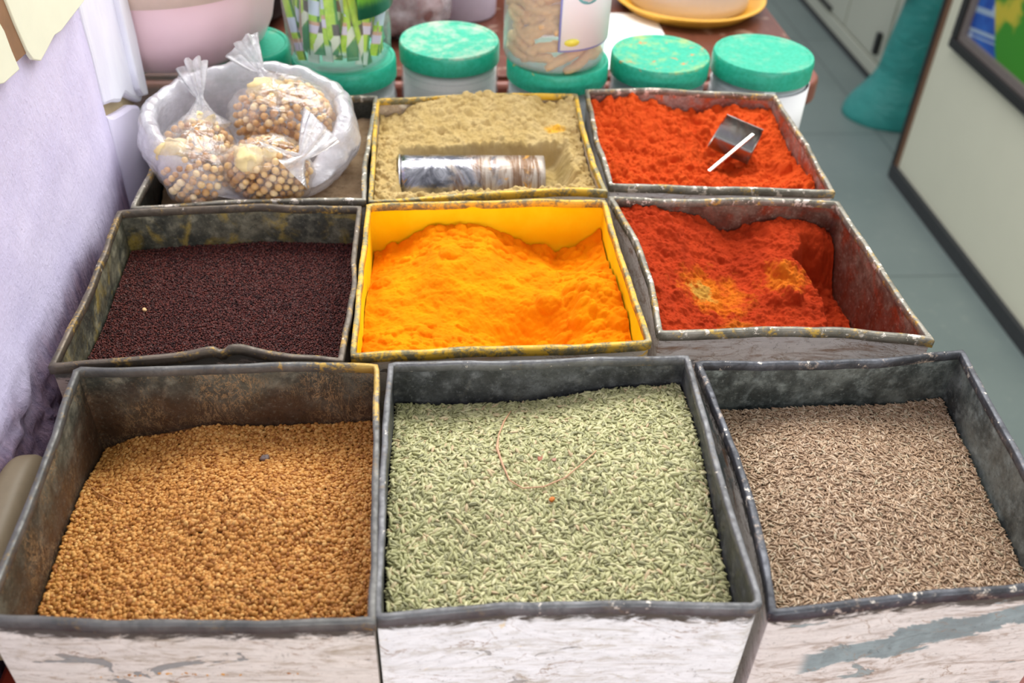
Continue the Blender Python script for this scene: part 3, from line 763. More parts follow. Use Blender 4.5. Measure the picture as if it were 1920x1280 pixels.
# twigs and straws lying on the seeds
def settle(T, hf, px, py, lift):
    x0, x1 = T.inner[:, 0].min(), T.inner[:, 0].max(); y0, y1 = T.inner[:, 1].min(), T.inner[:, 1].max(); z = -.04
    for _ in range(8):
        p = onz(px, py, z); z = float(hf(np.array((p[0] - x0) / (x1 - x0)), np.array((p[1] - y0) / (y1 - y0)))) + lift
    return onz(px, py, z)
def straw(name, pts, T, hf, r, col, label):
    P = [settle(T, hf, x, y, .0028) for x, y in pts]
    c = np.mean(P, 0)
    v, f = tube([p - c for p in P], r, 6)
    o = obj(name, v, f, plain(name + '_mat', col, .6), None)
    o.location = c
    return tag(o, label, 'straw')
straw('dry_stalk', [(958, 770), (945, 790), (935, 815), (932, 840), (942, 870), (955, 900), (980, 915), (1020, 912), (1060, 895), (1090, 870), (1118, 845)], tins['FM'], h_fennel, [.0004, .0008, .0006, .0012, .0009, .0006, .0006, .0006, .0006, .0005, .0004], lin(206, 160, 124), 'curved reddish dry stalk lying on the green fennel seeds')
straw('dry_straw', [(163, 905), (180, 922), (205, 936), (232, 945)], tins['FL'], h_fenu, [.0004, .0005, .0005, .0004], lin(196, 138, 80), 'thin bent straw lying on the golden fenugreek seeds')

def speck(name, px, key, size, col, label, cat, sd):
    hf = {'FM': h_fennel, 'ML': h_must, 'FL': h_fenu}[key]; p = settle(tins[key], hf, px[0], px[1], .0008)
    v, f = superbox(p[0], p[1], p[2] + size[2] * .6, size[0], size[1], size[2], e=2.6, n=20, wob=.4, seed=sd, rot=sd * 1.3)
    tag(obj(name, v, f, plain(name + '_mat' + str(sd), col, .6), None, tuple(p)), label, cat)
SPECKS = [('husk_flake', (1015, 858), 'FM', (.0038, .0026, .0008), lin(170, 104, 76), 'reddish brown husk flake lying inside the curve of the dry stalk', 'husk', 1),
          ('husk_flake', (1037, 861), 'FM', (.0026, .0018, .0007), lin(190, 138, 118), 'small pinkish husk flake just right of the reddish brown flake', 'husk', 2),
          ('orange_seed', (1035, 937), 'FM', (.0022, .0018, .0012), lin(206, 120, 40), 'single orange seed lying on the green fennel seeds', 'seed', 3),
          ('pale_seed', (271, 582), 'ML', (.0024, .0018, .0014), lin(226, 186, 130), 'single pale seed lying on the dark mustard seeds', 'seed', 4),
          ('grit_lump', (497, 860), 'FL', (.0036, .0030, .0018), lin(120, 104, 96), 'small grey-brown lump lying on the golden fenugreek seeds', 'lump', 5)]
# ------------------------------------------------------------------ counter, floor, wall
wood = Mat('red_brown_laminate')
_n = wood.noise(6, 6, .6, wood.co((6, 1, 6)), 1.5); _n2 = wood.noise(50, 4)
wood_m = wood.fin(wood.mix(_n, lin(110, 34, 20), lin(150, 56, 34)), wood.rng(_n2, .3, .7, .25, .45), 0, None, .5)
wood2 = Mat('brown_table_top')
_n = wood2.noise(5, 6, .6, wood2.co((8, 1, 6)), 1.5)
_c = wood2.mix(_n, lin(74, 40, 30), lin(116, 66, 50)); _c = wood2.mix(wood2.rng(wood2.noise(24, 5), .55, .7, 0, .6), _c, lin(176, 150, 130))
wood2_m = wood2.fin(_c, .35, 0)
P = Parts(); P.add(box(-.3335, .50, .02, 1.30, -.185, -TIN_H)); P.add(box(-.33, .46, .06, 1.28, -.999, -.185))
cnt = obj('counter', P.v, P.f, wood_m, None, (0.08, .65, -1)); bevel(cnt, .004); cnt.data.polygons.foreach_set('use_smooth', [False] * len(cnt.data.polygons))
tag(cnt, 'red-brown laminate counter carrying the nine spice tins', 'counter')
def rounded_rect(x0, x1, y0, y1, r, n=8):
    pts = []
    for cx, cy, a0 in ((x1 - r, y1 - r, 0), (x0 + r, y1 - r, 90), (x0 + r, y0 + r, 180), (x1 - r, y0 + r, 270)):
        for i in range(n + 1):
            a = math.radians(a0 + 90 * i / n); pts.append((cx + r * math.cos(a), cy + r * math.sin(a)))
    return pts
def prism(pts, z0, z1):
    n = len(pts); v = [(x, y, z0) for x, y in pts] + [(x, y, z1) for x, y in pts]
    f = [tuple(reversed(range(n))), tuple(range(n, 2 * n))] + [(i, (i + 1) % n, n + (i + 1) % n, n + i) for i in range(n)]
    return v, f
tb = empty('table', (0.0, 1.8, -1), 'red-brown wooden table behind the jars with a rounded corner', 'table')
v, f = prism(rounded_rect(-.75, .620, 1.425, 2.60, .04), -.155, -.125)
t1 = obj('table_top', v, f, wood2_m, tb); auto_sharp(t1)
v, f = prism(rounded_rect(-.76, .634, 1.412, 2.61, .05), -.175, -.132)
t2 = obj('edge_moulding', v, f, plain('pinkish_varnished_edge', lin(128, 74, 60), .4), tb); auto_sharp(t2); bevel(t2, .008, 3)
for x in (-.68, .56):
    for y in (1.48, 2.52):
        v, f = box(x - .025, x + .025, y - .025, y + .025, -1, -.17); obj('leg', v, f, wood2_m, tb, smooth=False)

fm = Mat('grey_green_stone_floor')
br = fm.n('ShaderNodeTexBrick'); br.offset = 0.0; br.inputs['Scale'].default_value = 1.0
br.inputs['Brick Width'].default_value = 0.9; br.inputs['Row Height'].default_value = 0.86; br.inputs['Mortar Size'].default_value = 0.004; br.inputs['Mortar Smooth'].default_value = .4
mpn = fm.n('ShaderNodeMapping'); fm.put(mpn.inputs['Vector'], fm.co()); mpn.inputs['Location'].default_value = (0.25, -.36, 0); fm.put(br.inputs['Vector'], mpn.outputs[0])
n1 = fm.noise(3, 6, .6); n2 = fm.noise(30, 5, .6)
cc = fm.mix(n1, lin(104, 118, 116), lin(134, 146, 142)); cc = fm.mix(fm.rng(n2, .55, .8, 0, .5), cc, lin(150, 158, 150))
fm.put(br.inputs['Color1'], cc); fm.put(br.inputs['Color2'], fm.mix(.35, cc, lin(120, 132, 132))); fm.put(br.inputs['Mortar'], lin(96, 106, 104))
fm_m = fm.fin(br.outputs['Color'], .42, 0)
v, f = box(-2.5, 4.0, -2.0, 7.0, -1.1, -1.0)
struct(obj('floor', v, f, fm_m, None, smooth=False))

# left wall: grid with plaster unevenness, crumpled towards its foot
wl = Mat('lavender_plaster')
a = wl.noise(9, 6, .6); b_ = wl.noise(70, 5, .7, wl.co((1, 1.6, .5))); c_ = wl.noise(220, 4, .7)
col = wl.mix(wl.rng(a, .3, .7), lin(208, 200, 230), lin(222, 214, 240))
col = wl.mix(wl.rng(c_, .66, .74, 0, .6), col, lin(120, 108, 130))
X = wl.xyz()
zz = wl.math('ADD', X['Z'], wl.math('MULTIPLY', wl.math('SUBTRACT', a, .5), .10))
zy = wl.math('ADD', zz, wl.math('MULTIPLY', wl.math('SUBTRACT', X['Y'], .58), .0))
col = wl.mix(wl.rng(zy, -.012, -.055, 0, .9), col, wl.mix(wl.rng(b_, .35, .65), lin(104, 84, 112), lin(150, 122, 140)))  # dim purple shading of the crumpled foot, painted into the plaster colour
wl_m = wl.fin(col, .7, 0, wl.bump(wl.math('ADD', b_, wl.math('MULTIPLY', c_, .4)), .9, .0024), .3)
NY, NZ = 170, 150
yy = np.linspace(-.4, .938, NY); zz_ = np.linspace(-1.0, 1.3, NZ)
zz_ = np.sign(zz_) * np.abs(zz_) ** 1.5 / (1.3 ** .5)
zz_ = np.interp(np.linspace(0, 1, NZ), [0, .15, .85, 1], [-1, -.25, .35, 1.3])
YY, ZZ = np.meshgrid(yy, zz_, indexing='ij')
am = sstep(.02, -.10, ZZ) * sstep(-.40, -.2, ZZ) * sstep(.75, .60, YY)
disp = fbm(YY * 14, ZZ * 18, 5, 3) * .0016 + am * (np.abs(fbm(YY * 30 + ZZ * 30, ZZ * 62 - YY * 30, 8, 4)) * .022 + .012 * np.abs(fbm(YY * 9, ZZ * 12, 9, 2)) - .004)
VV = np.stack([-.3405 + disp - 0.004 * sstep(.90, .93, YY), YY, ZZ], -1).reshape(-1, 3)
FF = grid_faces(NY, NZ)
P = Parts(); P.add((VV, [tuple(q) for q in FF])); P.add(box(-.80, -.348, -.4, .938, -1, 1.3))
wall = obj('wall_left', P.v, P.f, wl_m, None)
struct(wall)
wp = Mat('white_painted_board')
q = wp.noise(30, 5, .6, wp.co((1, 1, .3))); 
wp_m = wp.fin(wp.mix(wp.rng(q, .3, .7), lin(226, 224, 240), lin(238, 238, 248)), .45, 0, wp.bump(q, .3, .001))
def slab(poly_yz, x0, x1):
    n = len(poly_yz); v = [(x0, y, z) for y, z in poly_yz] + [(x1, y, z) for y, z in poly_yz]
    f = [tuple(range(n)), tuple(reversed(range(n, 2 * n)))] + [((i + 1) % n, i, n + i, n + (i + 1) % n) for i in range(n)]
    return v, f
# white boxed-in edge beyond the plaster, with a broken gap
edge_y = [(1.060, 1.2), (1.064, .30), (1.060, .16), (1.066, .08), (1.062, .008), (1.052, .006), (1.040, .014), (1.022, .026), (1.006, .038), (.986, .037), (.965, .047), (.938, .056), (.938, 1.2)]
v, f = slab(edge_y, -.3425, -.40); o = obj('trim_1', v, f, wp_m, None, smooth=False); bevel(o, .004, 2); struct(o)
v, f = slab([(1.030, 1.2), (1.036, .03), (1.048, .016), (1.064, .010), (1.068, .08), (1.062, .2), (1.066, 1.2)], -.336, -.345); o = obj('trim_2', v, f, wp_m, None, smooth=False); bevel(o, .0025, 2); struct(o)
low = [(.938, .045), (.955, .036), (.985, .027), (1.02, .018), (1.045, .006), (1.052, -.02), (1.060, -.06), (1.058, -.3), (1.06, -1), (.938, -1)]
lowm = plain('lavender_white_plaster', lin(222, 216, 238), .7, 0, .06, 30, bump=.4)
v, f = slab(low, -.3435, -.40); o = obj('trim_3', v, f, lowm, None, smooth=False); bevel(o, .004, 2); struct(o)
v, f = box(-.80, -.352, .938, 1.052, -1, 1.2); struct(obj('trim_4', v, f, plain('bare_tan_render', lin(176, 158, 122), .9, 0, .2, 60, bump=.5), None, smooth=False))

# torn cream sheet, cream board and brown batten on the wall
cream = plain('cream_board', lin(232, 232, 208), .6, 0, .05, 40)
def on_wall(px): return [tuple(onx(x, y, -.334)[1:]) for x, y in px]
v, f = slab(on_wall([(8, 0), (26, 45), (48, 95), (60, 112), (74, 114), (84, 96), (97, 71), (100, 66), (112, 58), (155, 2), (162, -40), (0, -40)]), -.3325, -.3362)
o = obj('torn_board', v, f, cream, None, smooth=False); bevel(o, .0008, 2); tag(o, 'cream torn board hanging to a point at the top of the lavender wall', 'board')
v, f = slab(on_wall([(-40, -10), (0, 58), (14, 95), (29, 130), (0, 156), (-60, 170)]), -.3305, -.3352)
o = obj('corner_board', v, f, cream, None, smooth=False); bevel(o, .0008, 2); tag(o, 'cream board at the picture edge left of the brown batten', 'board')
v, f = slab(on_wall([(-30, -60), (6, -20), (50, 100), (30, 118), (-30, 20)]), -.3345, -.3385)
o = obj('batten', v, f, plain('brown_batten', lin(140, 104, 74), .6, 0, .35, 60), None, smooth=False); tag(o, 'brown wooden batten between the two cream boards on the wall', 'batten')

# tan padded block at the near left
NB = 40
def superbox(cx, cy, cz, sx, sy, sz, e=6, n=48, rot=0.0, wob=0.0, seed=1):
    v = []; f = []
    for j in range(n // 2 + 1):
        t = math.pi * j / (n // 2) - math.pi / 2
        for i in range(n):
            p = 2 * math.pi * i / n
            d = np.array([math.cos(t) * math.cos(p), math.cos(t) * math.sin(p), math.sin(t)])
            k = (abs(d[0]) ** e + abs(d[1]) ** e + abs(d[2]) ** e) ** (-1 / e)
            q = d * k * np.array([sx, sy, sz])
            if wob: q = q * (1 + wob * float(vnoise(p * 3 + seed, t * 4, seed)))
            x = q[0] * math.cos(rot) - q[1] * math.sin(rot); y = q[0] * math.sin(rot) + q[1] * math.cos(rot)
            v.append((cx + x, cy + y, cz + q[2]))
    for j in range(n // 2):
        for i in range(n):
            k = (i + 1) % n
            f.append((j * n + i, j * n + k, (j + 1) * n + k, (j + 1) * n + i))
    return v, f
for q in SPECKS: speck(*q)
v, f = superbox(-.3235, .478, -.0930, .0185, .075, .0565, e=3.2, rot=0.04)
o = obj('tan_block', v, f, plain('tan_surface', lin(128, 114, 88), .55, 0, .12, 120), None, (-.3235, .478, -.1495)); tag(o, 'tan smooth block standing between the crumpled wall and the near left tin', 'block')

# ------------------------------------------------------------------ cabinets beyond the aisle
cab_m = plain('cream_laminate', lin(222, 222, 200), .45, 0, .04, 8)
cab2_m = plain('grey_cream_laminate', lin(196, 198, 182), .5, 0, .05, 6)
dark = plain('black_wood', lin(30, 28, 28), .35)
skirt_m = plain('dark_skirting', lin(52, 54, 56), .6, 0, .3, 60)
cb = empty('cabinet', (1.95, 1.4, -1), 'cream laminate cabinet beside the aisle with a black framed picture on its face', 'cabinet')
v, f = box(1.482, 2.4, .3, 2.64, -1, -.1); obj('body', v, f, cab_m, cb, smooth=False)
v, f = box(1.468, 1.4819, .3, 2.64, -1, -.955); obj('plinth', v, f, skirt_m, cb, smooth=False)
v, f = box(1.478, 1.4819, 2.618, 2.641, -.965, -.1); obj('edge_strip', v, f, plain('brown_edge', lin(120, 88, 66), .5), cb, smooth=False)
v, f = box(1.474, 2.41, 2.6401, 2.655, -1, -.1); obj('dark_end_panel', v, f, dark, cb, smooth=False)
pf = empty('framed_poster', (1.482, 1.95, -.5), 'black framed glass with a blue and green poster on the cream cabinet', 'poster')
Yf0, Yf1, Zf0, Zf1 = 1.35, 2.53, -.515, .10
fr = Parts()
def frame(y0, y1, z0, z1, w, x0, x1):
    p = Parts()
    p.add(box(x0, x1, y0, y1, z0, z0 + w)); p.add(box(x0, x1, y0, y1, z1 - w, z1))
    p.add(box(x0, x1, y0, y0 + w, z0 + w, z1 - w)); p.add(box(x0, x1, y1 - w, y1, z0 + w, z1 - w)); return p
p = frame(Yf0, Yf1, Zf0, Zf1, .030, 1.458, 1.4815); o = obj('frame', p.v, p.f, dark, pf, smooth=False); bevel(o, .004)
p = frame(Yf0 + .030, Yf1 - .030, Zf0 + .030, Zf1 - .030, .022, 1.466, 1.4815); o = obj('inner_frame', p.v, p.f, plain('grey_brown_bead', lin(118, 108, 104), .4), pf, smooth=False)
pm = Mat('blue_poster')
X = pm.xyz()  # local: origin at (1.482,1.95,-.5)
nz = pm.noise(14, 4, .6)
c = pm.mix(pm.rng(nz, .3, .7), lin(16, 60, 150), lin(40, 100, 186))
t_ = pm.math('ADD', X['Z'], pm.math('MULTIPLY', X['Y'], .18))
for z0, w in ((.150, .007), (.205, .010), (.135, .003)):
    c = pm.mix(pm.rng(pm.math('ABSOLUTE', pm.math('SUBTRACT', t_, z0)), w, w * .5, 0, .75), c, lin(170, 190, 200))
sp = pm.vor(16, 'F1', pm.co((1, 1, .7)))
c = pm.mix(pm.rng(sp, .22, .15, 0, .7), c, lin(180, 196, 214))
nd = pm.math('ADD', X['Y'], pm.math('MULTIPLY', X['Z'], -.75))
g = pm.rng(pm.math('ADD', nd, pm.math('MULTIPLY', nz, .02)), .352, .340)
c = pm.mix(g, c, pm.mix(pm.rng(pm.noise(9, 3), .52, .66), lin(52, 136, 26), lin(190, 176, 50)))
v, f = box(1.4775, 1.4815, Yf0 + .05, Yf1 - .05, Zf0 + .05, Zf1 - .05); obj('poster_sheet', v, f, pm.fin(c, .5), pf, smooth=False)
cf = empty('cabinet', (1.95, 3.8, -1), 'grey-cream low cabinets far down the aisle behind the teal sack', 'cabinet')
v, f = box(1.705, 2.4, 2.85, 5.2, -1, -.1); obj('body', v, f, cab2_m, cf, smooth=False)
v, f = box(1.690, 1.7049, 2.85, 5.2, -.985, -.935); o = obj('plinth_rail', v, f, cab2_m, cf, smooth=False); bevel(o, .003)
v, f = box(1.680, 1.7049, 2.85, 5.2, -1, -.985); obj('plinth', v, f, skirt_m, cf, smooth=False)
for y0, y1 in ((2.87, 3.345), (3.36, 3.752), (3.764, 4.28), (4.292, 4.80)):
    v, f = box(1.693, 1.7049, y0, y1, -.925, -.12)
    d_ = obj('door', v, f, cab2_m, cf, smooth=False); bevel(d_, .002)
    if y0 == 3.36:
        v, f = box(1.676, 1.693, y0 + .035, y0 + .06, -.90, -.82); obj('handle', v, f, dark, d_, smooth=False)
    elif y0 == 3.764:
        v, f = box(1.680, 1.693, y0 + .15, y0 + .35, -.918, -.905); obj('handle', v, f, dark, d_, smooth=False)

# teal sack
def sack():
    n = 64; rows = 60; v = []; f = []
    for j in range(rows + 1):
        t = j / rows; z = -1 + t * .47
        fl = sstep(.40, 0, t) ** 1.2
        rx = .115 + .075 * fl + .012 * math.sin(t * 5); ry = .10 + .05 * fl
        cx = 1.690 - .02 * fl + .02 * t; cy = 3.09 + .02 * t
        if j == rows: rx *= .8; ry *= .8
        for i in range(n):
            a = 2 * math.pi * i / n
            w = 1 + .03 * float(vnoise(a * 3, t * 9, 4)) + .05 * float(vnoise(a * 1.3, t * 3, 6))
            zz = z
            if j == 0: zz = -1.0
            v.append((min(cx + rx * w * math.cos(a), 1.678), cy + ry * w * math.sin(a), zz))
    for j in range(rows):
        for i in range(n):
            k = (i + 1) % n; f.append((j * n + i, j * n + k, (j + 1) * n + k, (j + 1) * n + i))
    f.append(tuple(range(n - 1, -1, -1))); f.append(tuple(rows * n + i for i in range(n)))
    return v, f
tm = Mat('teal_woven_sack'); tn = tm.noise(12, 5, .6, tm.co((1, 1, 2.5)), 1.5)
tm_m = tm.fin(tm.mix(tn, lin(30, 128, 124), lin(56, 158, 150)), .5, 0, tm.bump(tn, .8, .01))
v, f = sack(); sk = obj('sack', v, f, tm_m, None, (1.668, 3.05, -1)); tag(sk, 'teal woven plastic sack standing on the floor behind the cream cabinet', 'sack')
v, f = superbox(1.585, 3.14, -.535, .075, .07, .03, e=2.5, n=32, wob=.25)
lc = obj('cloth', v, f, plain('pale_blue_cloth', lin(176, 186, 214), .8, 0, .1, 30), None, (1.585, 3.14, -.565)); tag(lc, 'pale blue crumpled cloth on top of the teal sack', 'cloth')

# ------------------------------------------------------------------ jars
jar_clear = clear('clear_jar_plastic')
def lid_mat(name, dust, amt, spots=None):
    m = Mat(name); n1 = m.noise(20, 6, .65, None, .3); n2 = m.noise(200, 3)
    c = m.mix(m.rng(n2, .3, .7), lin(28, 156, 122), lin(46, 172, 140))
    z = m.xyz()['Z']
    top = m.rng(z, .1585, .1605)
    n4 = m.noise(90, 5, .7); n1 = m.math('ADD', m.math('MULTIPLY', n1, .7), m.math('MULTIPLY', n4, .3))
    c = m.mix(m.math('MULTIPLY', m.rng(n1, .60 - amt * .2, .76 - amt * .16, 0, .72), top), c, dust)
    if spots is not None:
        n3 = m.noise(34, 5, .7, None, .8)
        c = m.mix(m.math('MULTIPLY', m.rng(n3, .60, .66, 0, .9), top), c, spots)
    return m.fin(c, .42, 0, None, .4)
LIDZ = 0.012
def jar(cx, cy, r, label, lidm, zb=-TIN_H, body=None, fillz=None, fillm=None, filllabel=None, group='green-lidded plastic jars behind the tins', H=None):
    top = LIDZ if H is None else zb + H
    root = empty('lidded_jar', (cx, cy, zb), label, 'jar', group)
    rb = r * .985; zt = top - .026
    prof = [(rb * .90, zb + .0002), (rb * .985, zb + .004), (rb, zb + .012), (rb, zt - .030), (rb * .985, zt - .022), (rb * .965, zt - .018), (rb * .985, zt - .012), (rb * .955, zt - .006), (rb * .93, zt), (rb * .93, zt + .012)]
    prof += [(rr - .0018, z) for rr, z in prof[::-1]]
    v, f = lathe(cx, cy, prof, 72, caps=False)
    n = 72; f.append(tuple(range(n - 1, -1, -1))); f.append(tuple((len(prof) - 1) * n + i for i in range(n)))
    b = obj('jar_body', v, f, body or jar_clear, root); auto_sharp(b, 50)
    if lidm is not None:
        lp = [(r * .97, top - .026), (r, top - .0255), (r * 1.002, top - .008), (r * .995, top - .003), (r * .975, top - .0002), (r * .955, top), (r * .915, top - .0004), (r * .90, top - .0016), (r * .55, top - .0016), (.002, top - .0014)]
        v, f = lathe(cx, cy, lp, 72)
        l = obj('lid', v, f, lidm, root); auto_sharp(l, 50)
    if fillz is not None:
        rf = rb - .003
        v, f = lathe(cx, cy, [(rf * .9, zb + .003), (rf, zb + .010), (rf, fillz - .003), (rf * .97, fillz), (.003, fillz + .004)], 48)
        o = obj('jar_contents', v, f, fillm, None, (cx, cy, zb + .003)); tag(o, filllabel, 'powder', None, 'stuff')
    return root
R0 = .0665
white_pow = plain('white_salt', lin(246, 246, 242), .9, 0, .06, 200)
grey_pow = plain('grey_crystals', lin(214, 216, 218), .8, 0, .25, 90)
dusty = lin(206, 200, 186)
A_ = jar(-.257, 1.215, R0, 'green-lidded jar under the pink tub and behind the plastic bag', lid_mat('lid_dusty_left', lin(150, 170, 140), .25), fillz=-.06, fillm=grey_pow, filllabel='grey crystals in the jar under the pink tub')
A2 = jar(-.405, 1.235, R0, 'green-lidded jar mostly hidden under the far side of the pink tub', lid_mat('lid_dusty_hidden', lin(150, 170, 140), .25))
B_ = jar(-.118, 1.178, R0, 'green-lidded jar carrying the clear jar of green sachets', lid_mat('lid_clean', lin(90, 170, 140), .1), fillz=-.030, fillm=grey_pow, filllabel='grey crystals in the jar below the sachets')
C_ = jar(.018, 1.232, R0 * 1.01, 'green-lidded jar with a floury white patch on its lid, between the two tall jars', lid_mat('lid_floury', lin(186, 190, 168), .7), fillz=-.019, fillm=white_pow, filllabel='off-white powder in the jar with the floury lid')
D_ = jar(.158, 1.176, R0, 'green-lidded jar with a yellow speck, carrying the jar of turmeric roots', lid_mat('lid_plain_speck', lin(60, 160, 120), .15, lin(206, 170, 60)), fillz=-.026, fillm=grey_pow, filllabel='grey crystals in the jar below the turmeric roots')
E_ = jar(.296, 1.188, R0 * .985, 'green-lidded jar with orange and yellow spice spilled on its lid', lid_mat('lid_spiced', lin(170, 176, 96), .55, lin(206, 110, 40)), fillz=-.026, fillm=grey_pow, filllabel='grey crystals in the jar with the spice-stained lid')
Fm = Mat('white_wrapped_jar')
ff = Fm.noise(60, 4)
Fj = jar(.436, 1.190, R0 * 1.01, 'green-lidded jar nearest the aisle with a white wrapper round its side', lid_mat('lid_faint_dust', lin(120, 170, 140), .5), fillz=-.020, fillm=grey_pow, filllabel='white crystals in the jar nearest the aisle')
def arc_label(root, cx, cy, r, a0, a1, z0, z1, m, name='wrapper', n=24, rows=2, lowcurve=0.0):
    v = []; f = []
    for rr in (r, r + .0006):
        for i in range(n + 1):
            a = math.radians(a0 + (a1 - a0) * i / n)
            zz0 = z0
            if lowcurve: zz0 = z0 + lowcurve * (i / n - .0) ** 2
            v += [(cx + rr * math.cos(a), cy + rr * math.sin(a), zz0), (cx + rr * math.cos(a), cy + rr * math.sin(a), z1)]
    m2 = 2 * (n + 1)
    for i in range(n):
        f.append((2 * i, 2 * i + 1, 2 * i + 3, 2 * i + 2)[::-1]); f.append((m2 + 2 * i, m2 + 2 * i + 2, m2 + 2 * i + 3, m2 + 2 * i + 1))
        f.append((2 * i, 2 * i + 2, m2 + 2 * i + 2, m2 + 2 * i)); f.append((2 * i + 1, m2 + 2 * i + 1, m2 + 2 * i + 3, 2 * i + 3))
    f.append((0, m2, m2 + 1, 1)); k = 2 * n; f.append((k, k + 1, m2 + k + 1, m2 + k))
    return obj(name, v, f, m, root)
arc_label(Fj, .436, 1.190, R0 * 1.01 * .985 + .0006, -100, 60, -.125, -.022, plain('white_wrapper_paper', lin(244, 244, 242), .5, 0, .02, 20))

# tall jar of sachets standing on jar B
bx, by, rS = -.121, 1.172, .0645
zS = LIDZ
SJ = empty('sachet_jar', (bx, by, zS), 'clear tall jar of bright green sachets standing on a green lid', 'jar')
prof = [(rS * .80, zS + .0002), (rS * .93, zS + .004), (rS, zS + .016), (rS * 1.03, zS + .06), (rS * 1.06, zS + .17), (rS * .93, zS + .19), (rS * .93, zS + .205)]
prof += [(rr - .0016, z + (.0016 if i_ > 4 else 0)) for i_, (rr, z) in enumerate(prof[::-1])]
v, f = lathe(bx, by, prof, 72, caps=False); n = 72
f.append(tuple(range(n - 1, -1, -1))); f.append(tuple((len(prof) - 1) * n + i for i in range(n)))
b = obj('jar_body', v, f, clear('clear_sachet_jar', haze=.03), SJ); auto_sharp(b, 50)
lm = Mat('green_grass_label'); ln = lm.noise(60, 4, .7, lm.co((4, 4, .6)), .3); zl = lm.xyz()['Z']
lc_ = lm.mix(lm.rng(lm.math('ADD', zl, lm.math('MULTIPLY', ln, .012)), .086, .104), lin(20, 96, 70), lin(120, 196, 60))
lab = arc_label(SJ, bx, by, rS * 1.05 + .001, -64, 20, zS + .070, zS + .16, lm.fin(lc_, .35), 'jar_label', lowcurve=.004)
def sachet_mesh(kind):
    L, Wd, T_ = .115, .0150, .0026
    nu, nv_ = 22, 6; v = []; f = []
    for side in (1, -1):
        for i in range(nu):
            s_ = i / (nu - 1)
            for j in range(nv_):
                w_ = j / (nv_ - 1)
                puff = (math.sin(math.pi * w_) * math.sin(math.pi * min(1, max(0, (s_ - .03) / .94)))) ** .6 if 0 < w_ < 1 and .03 < s_ < .97 else 0
                v.append(((w_ - .5) * Wd, side * (T_ / 2 * puff + .0002), s_ * L))
    a = grid_faces(nu, nv_); f = [tuple(q) for q in a] + [tuple(q + nu * nv_)[::-1] for q in a]
    m = nu * nv_
    bi = [i * nv_ for i in range(nu)] + [(nu - 1) * nv_ + j for j in range(1, nv_)] + [i * nv_ + nv_ - 1 for i in range(nu - 2, -1, -1)] + [j for j in range(nv_ - 2, 0, -1)]
    for i in range(len(bi)):
        p_, q_ = bi[i], bi[(i + 1) % len(bi)]; f.append((p_, q_, q_ + m, p_ + m))
    return meshpy('sachet', v, f)
def sachet_mat(name, kind):
    m = Mat(name); X = m.xyz(); nn = m.noise(120, 3)
    oi = m.n('ShaderNodeObjectInfo'); z = m.math('ADD', X['Z'], m.math('MULTIPLY', m.math('SUBTRACT', oi.outputs['Random'], .5), .045))
    c = m.mix(m.rng(nn, .3, .7), lin(160, 214, 40), lin(196, 236, 76))
    c = m.mix(m.rng(X['X'], .0035, .0055), c, lin(60, 150, 50))
    if kind == 0:
        c = m.mix(m.rng(z, .030, .018), c, lin(60, 150, 96))
        c = m.mix(m.rng(m.math('ABSOLUTE', m.math('SUBTRACT', z, m.math('ADD', .030, m.math('MULTIPLY', X['X'], 1.2)))), .010, .007), c, lin(230, 240, 214))
        c = m.mix(m.math('MULTIPLY', m.rng(m.math('ABSOLUTE', m.math('SUBTRACT', z, .046)), .008, .006), m.rng(X['X'], -.002, .001)), c, lin(84, 84, 76))
    else:
        c = m.mix(m.rng(m.math('ABSOLUTE', m.math('SUBTRACT', z, .060)), .010, .008), c, lin(206, 222, 240))
        c = m.mix(m.rng(m.math('ABSOLUTE', m.math('SUBTRACT', z, .036)), .009, .006), c, lin(216, 170, 140))
        c = m.mix(m.rng(m.math('ABSOLUTE', m.math('SUBTRACT', z, .034)), .006, .004), c, lin(222, 214, 236))
        c = m.mix(m.rng(z, .010, .004), c, lin(200, 230, 210))
    return m.fin(c, .3, 0, None, .5)
sm = []
for kd in (0, 1):
    me = sachet_mesh(kd); me.materials.append(sachet_mat('sachet_foil_' + 'ab'[kd], kd))
    me.polygons.foreach_set('use_smooth', [True] * len(me.polygons)); sm.append(me)
rr_ = random.Random(4)
NSA = 30
for i in range(NSA):
    o = bpy.data.objects.new('sachet', sm[i % 2]); COL.objects.link(o)
    ang = math.radians(-178 + 176 * (i + .5) / 17) if i < 17 else math.radians(rr_.uniform(-170, -10))
    rad = rS * (.86 if i < 17 else .42) 
    o.location = (bx + rad * math.cos(ang), by + rad * math.sin(ang), zS + .006 + rr_.uniform(0, .020))
    o.rotation_euler = (rr_.uniform(-.05, .05), rr_.uniform(-.42, .30) * (1 if i < 17 else .6), ang + math.pi / 2 + rr_.uniform(-.3, .3))
    tag(o, 'narrow lime green sachet standing in the clear jar', 'sachet', 'green sachets in the clear jar')

# tall jar of turmeric roots on jar D
dx_, dy_, rD = .152, 1.178, .0655
TJ = empty('root_jar', (dx_, dy_, zS), 'tall clear jar of brown turmeric roots with a white blue-edged label', 'jar')
prof = [(rD * .88, zS + .0002), (rD * .97, zS + .003), (rD, zS + .010), (rD * 1.02, zS + .17), (rD * .93, zS + .19), (rD * .93, zS + .205)]
prof += [(rr - .0016, z + (.0016 if i_ > 3 else 0)) for i_, (rr, z) in enumerate(prof[::-1])]
v, f = lathe(dx_, dy_, prof, 72, caps=False)
f.append(tuple(range(n - 1, -1, -1))); f.append(tuple((len(prof) - 1) * n + i for i in range(n)))
b = obj('jar_body', v, f, clear('milky_clear_jar', haze=.13, rough=.12), TJ); auto_sharp(b, 50)
wm = plain('white_label_paper', lin(244, 246, 250), .4, 0, .02, 20); blue = plain('blue_print', lin(150, 156, 220), .4)
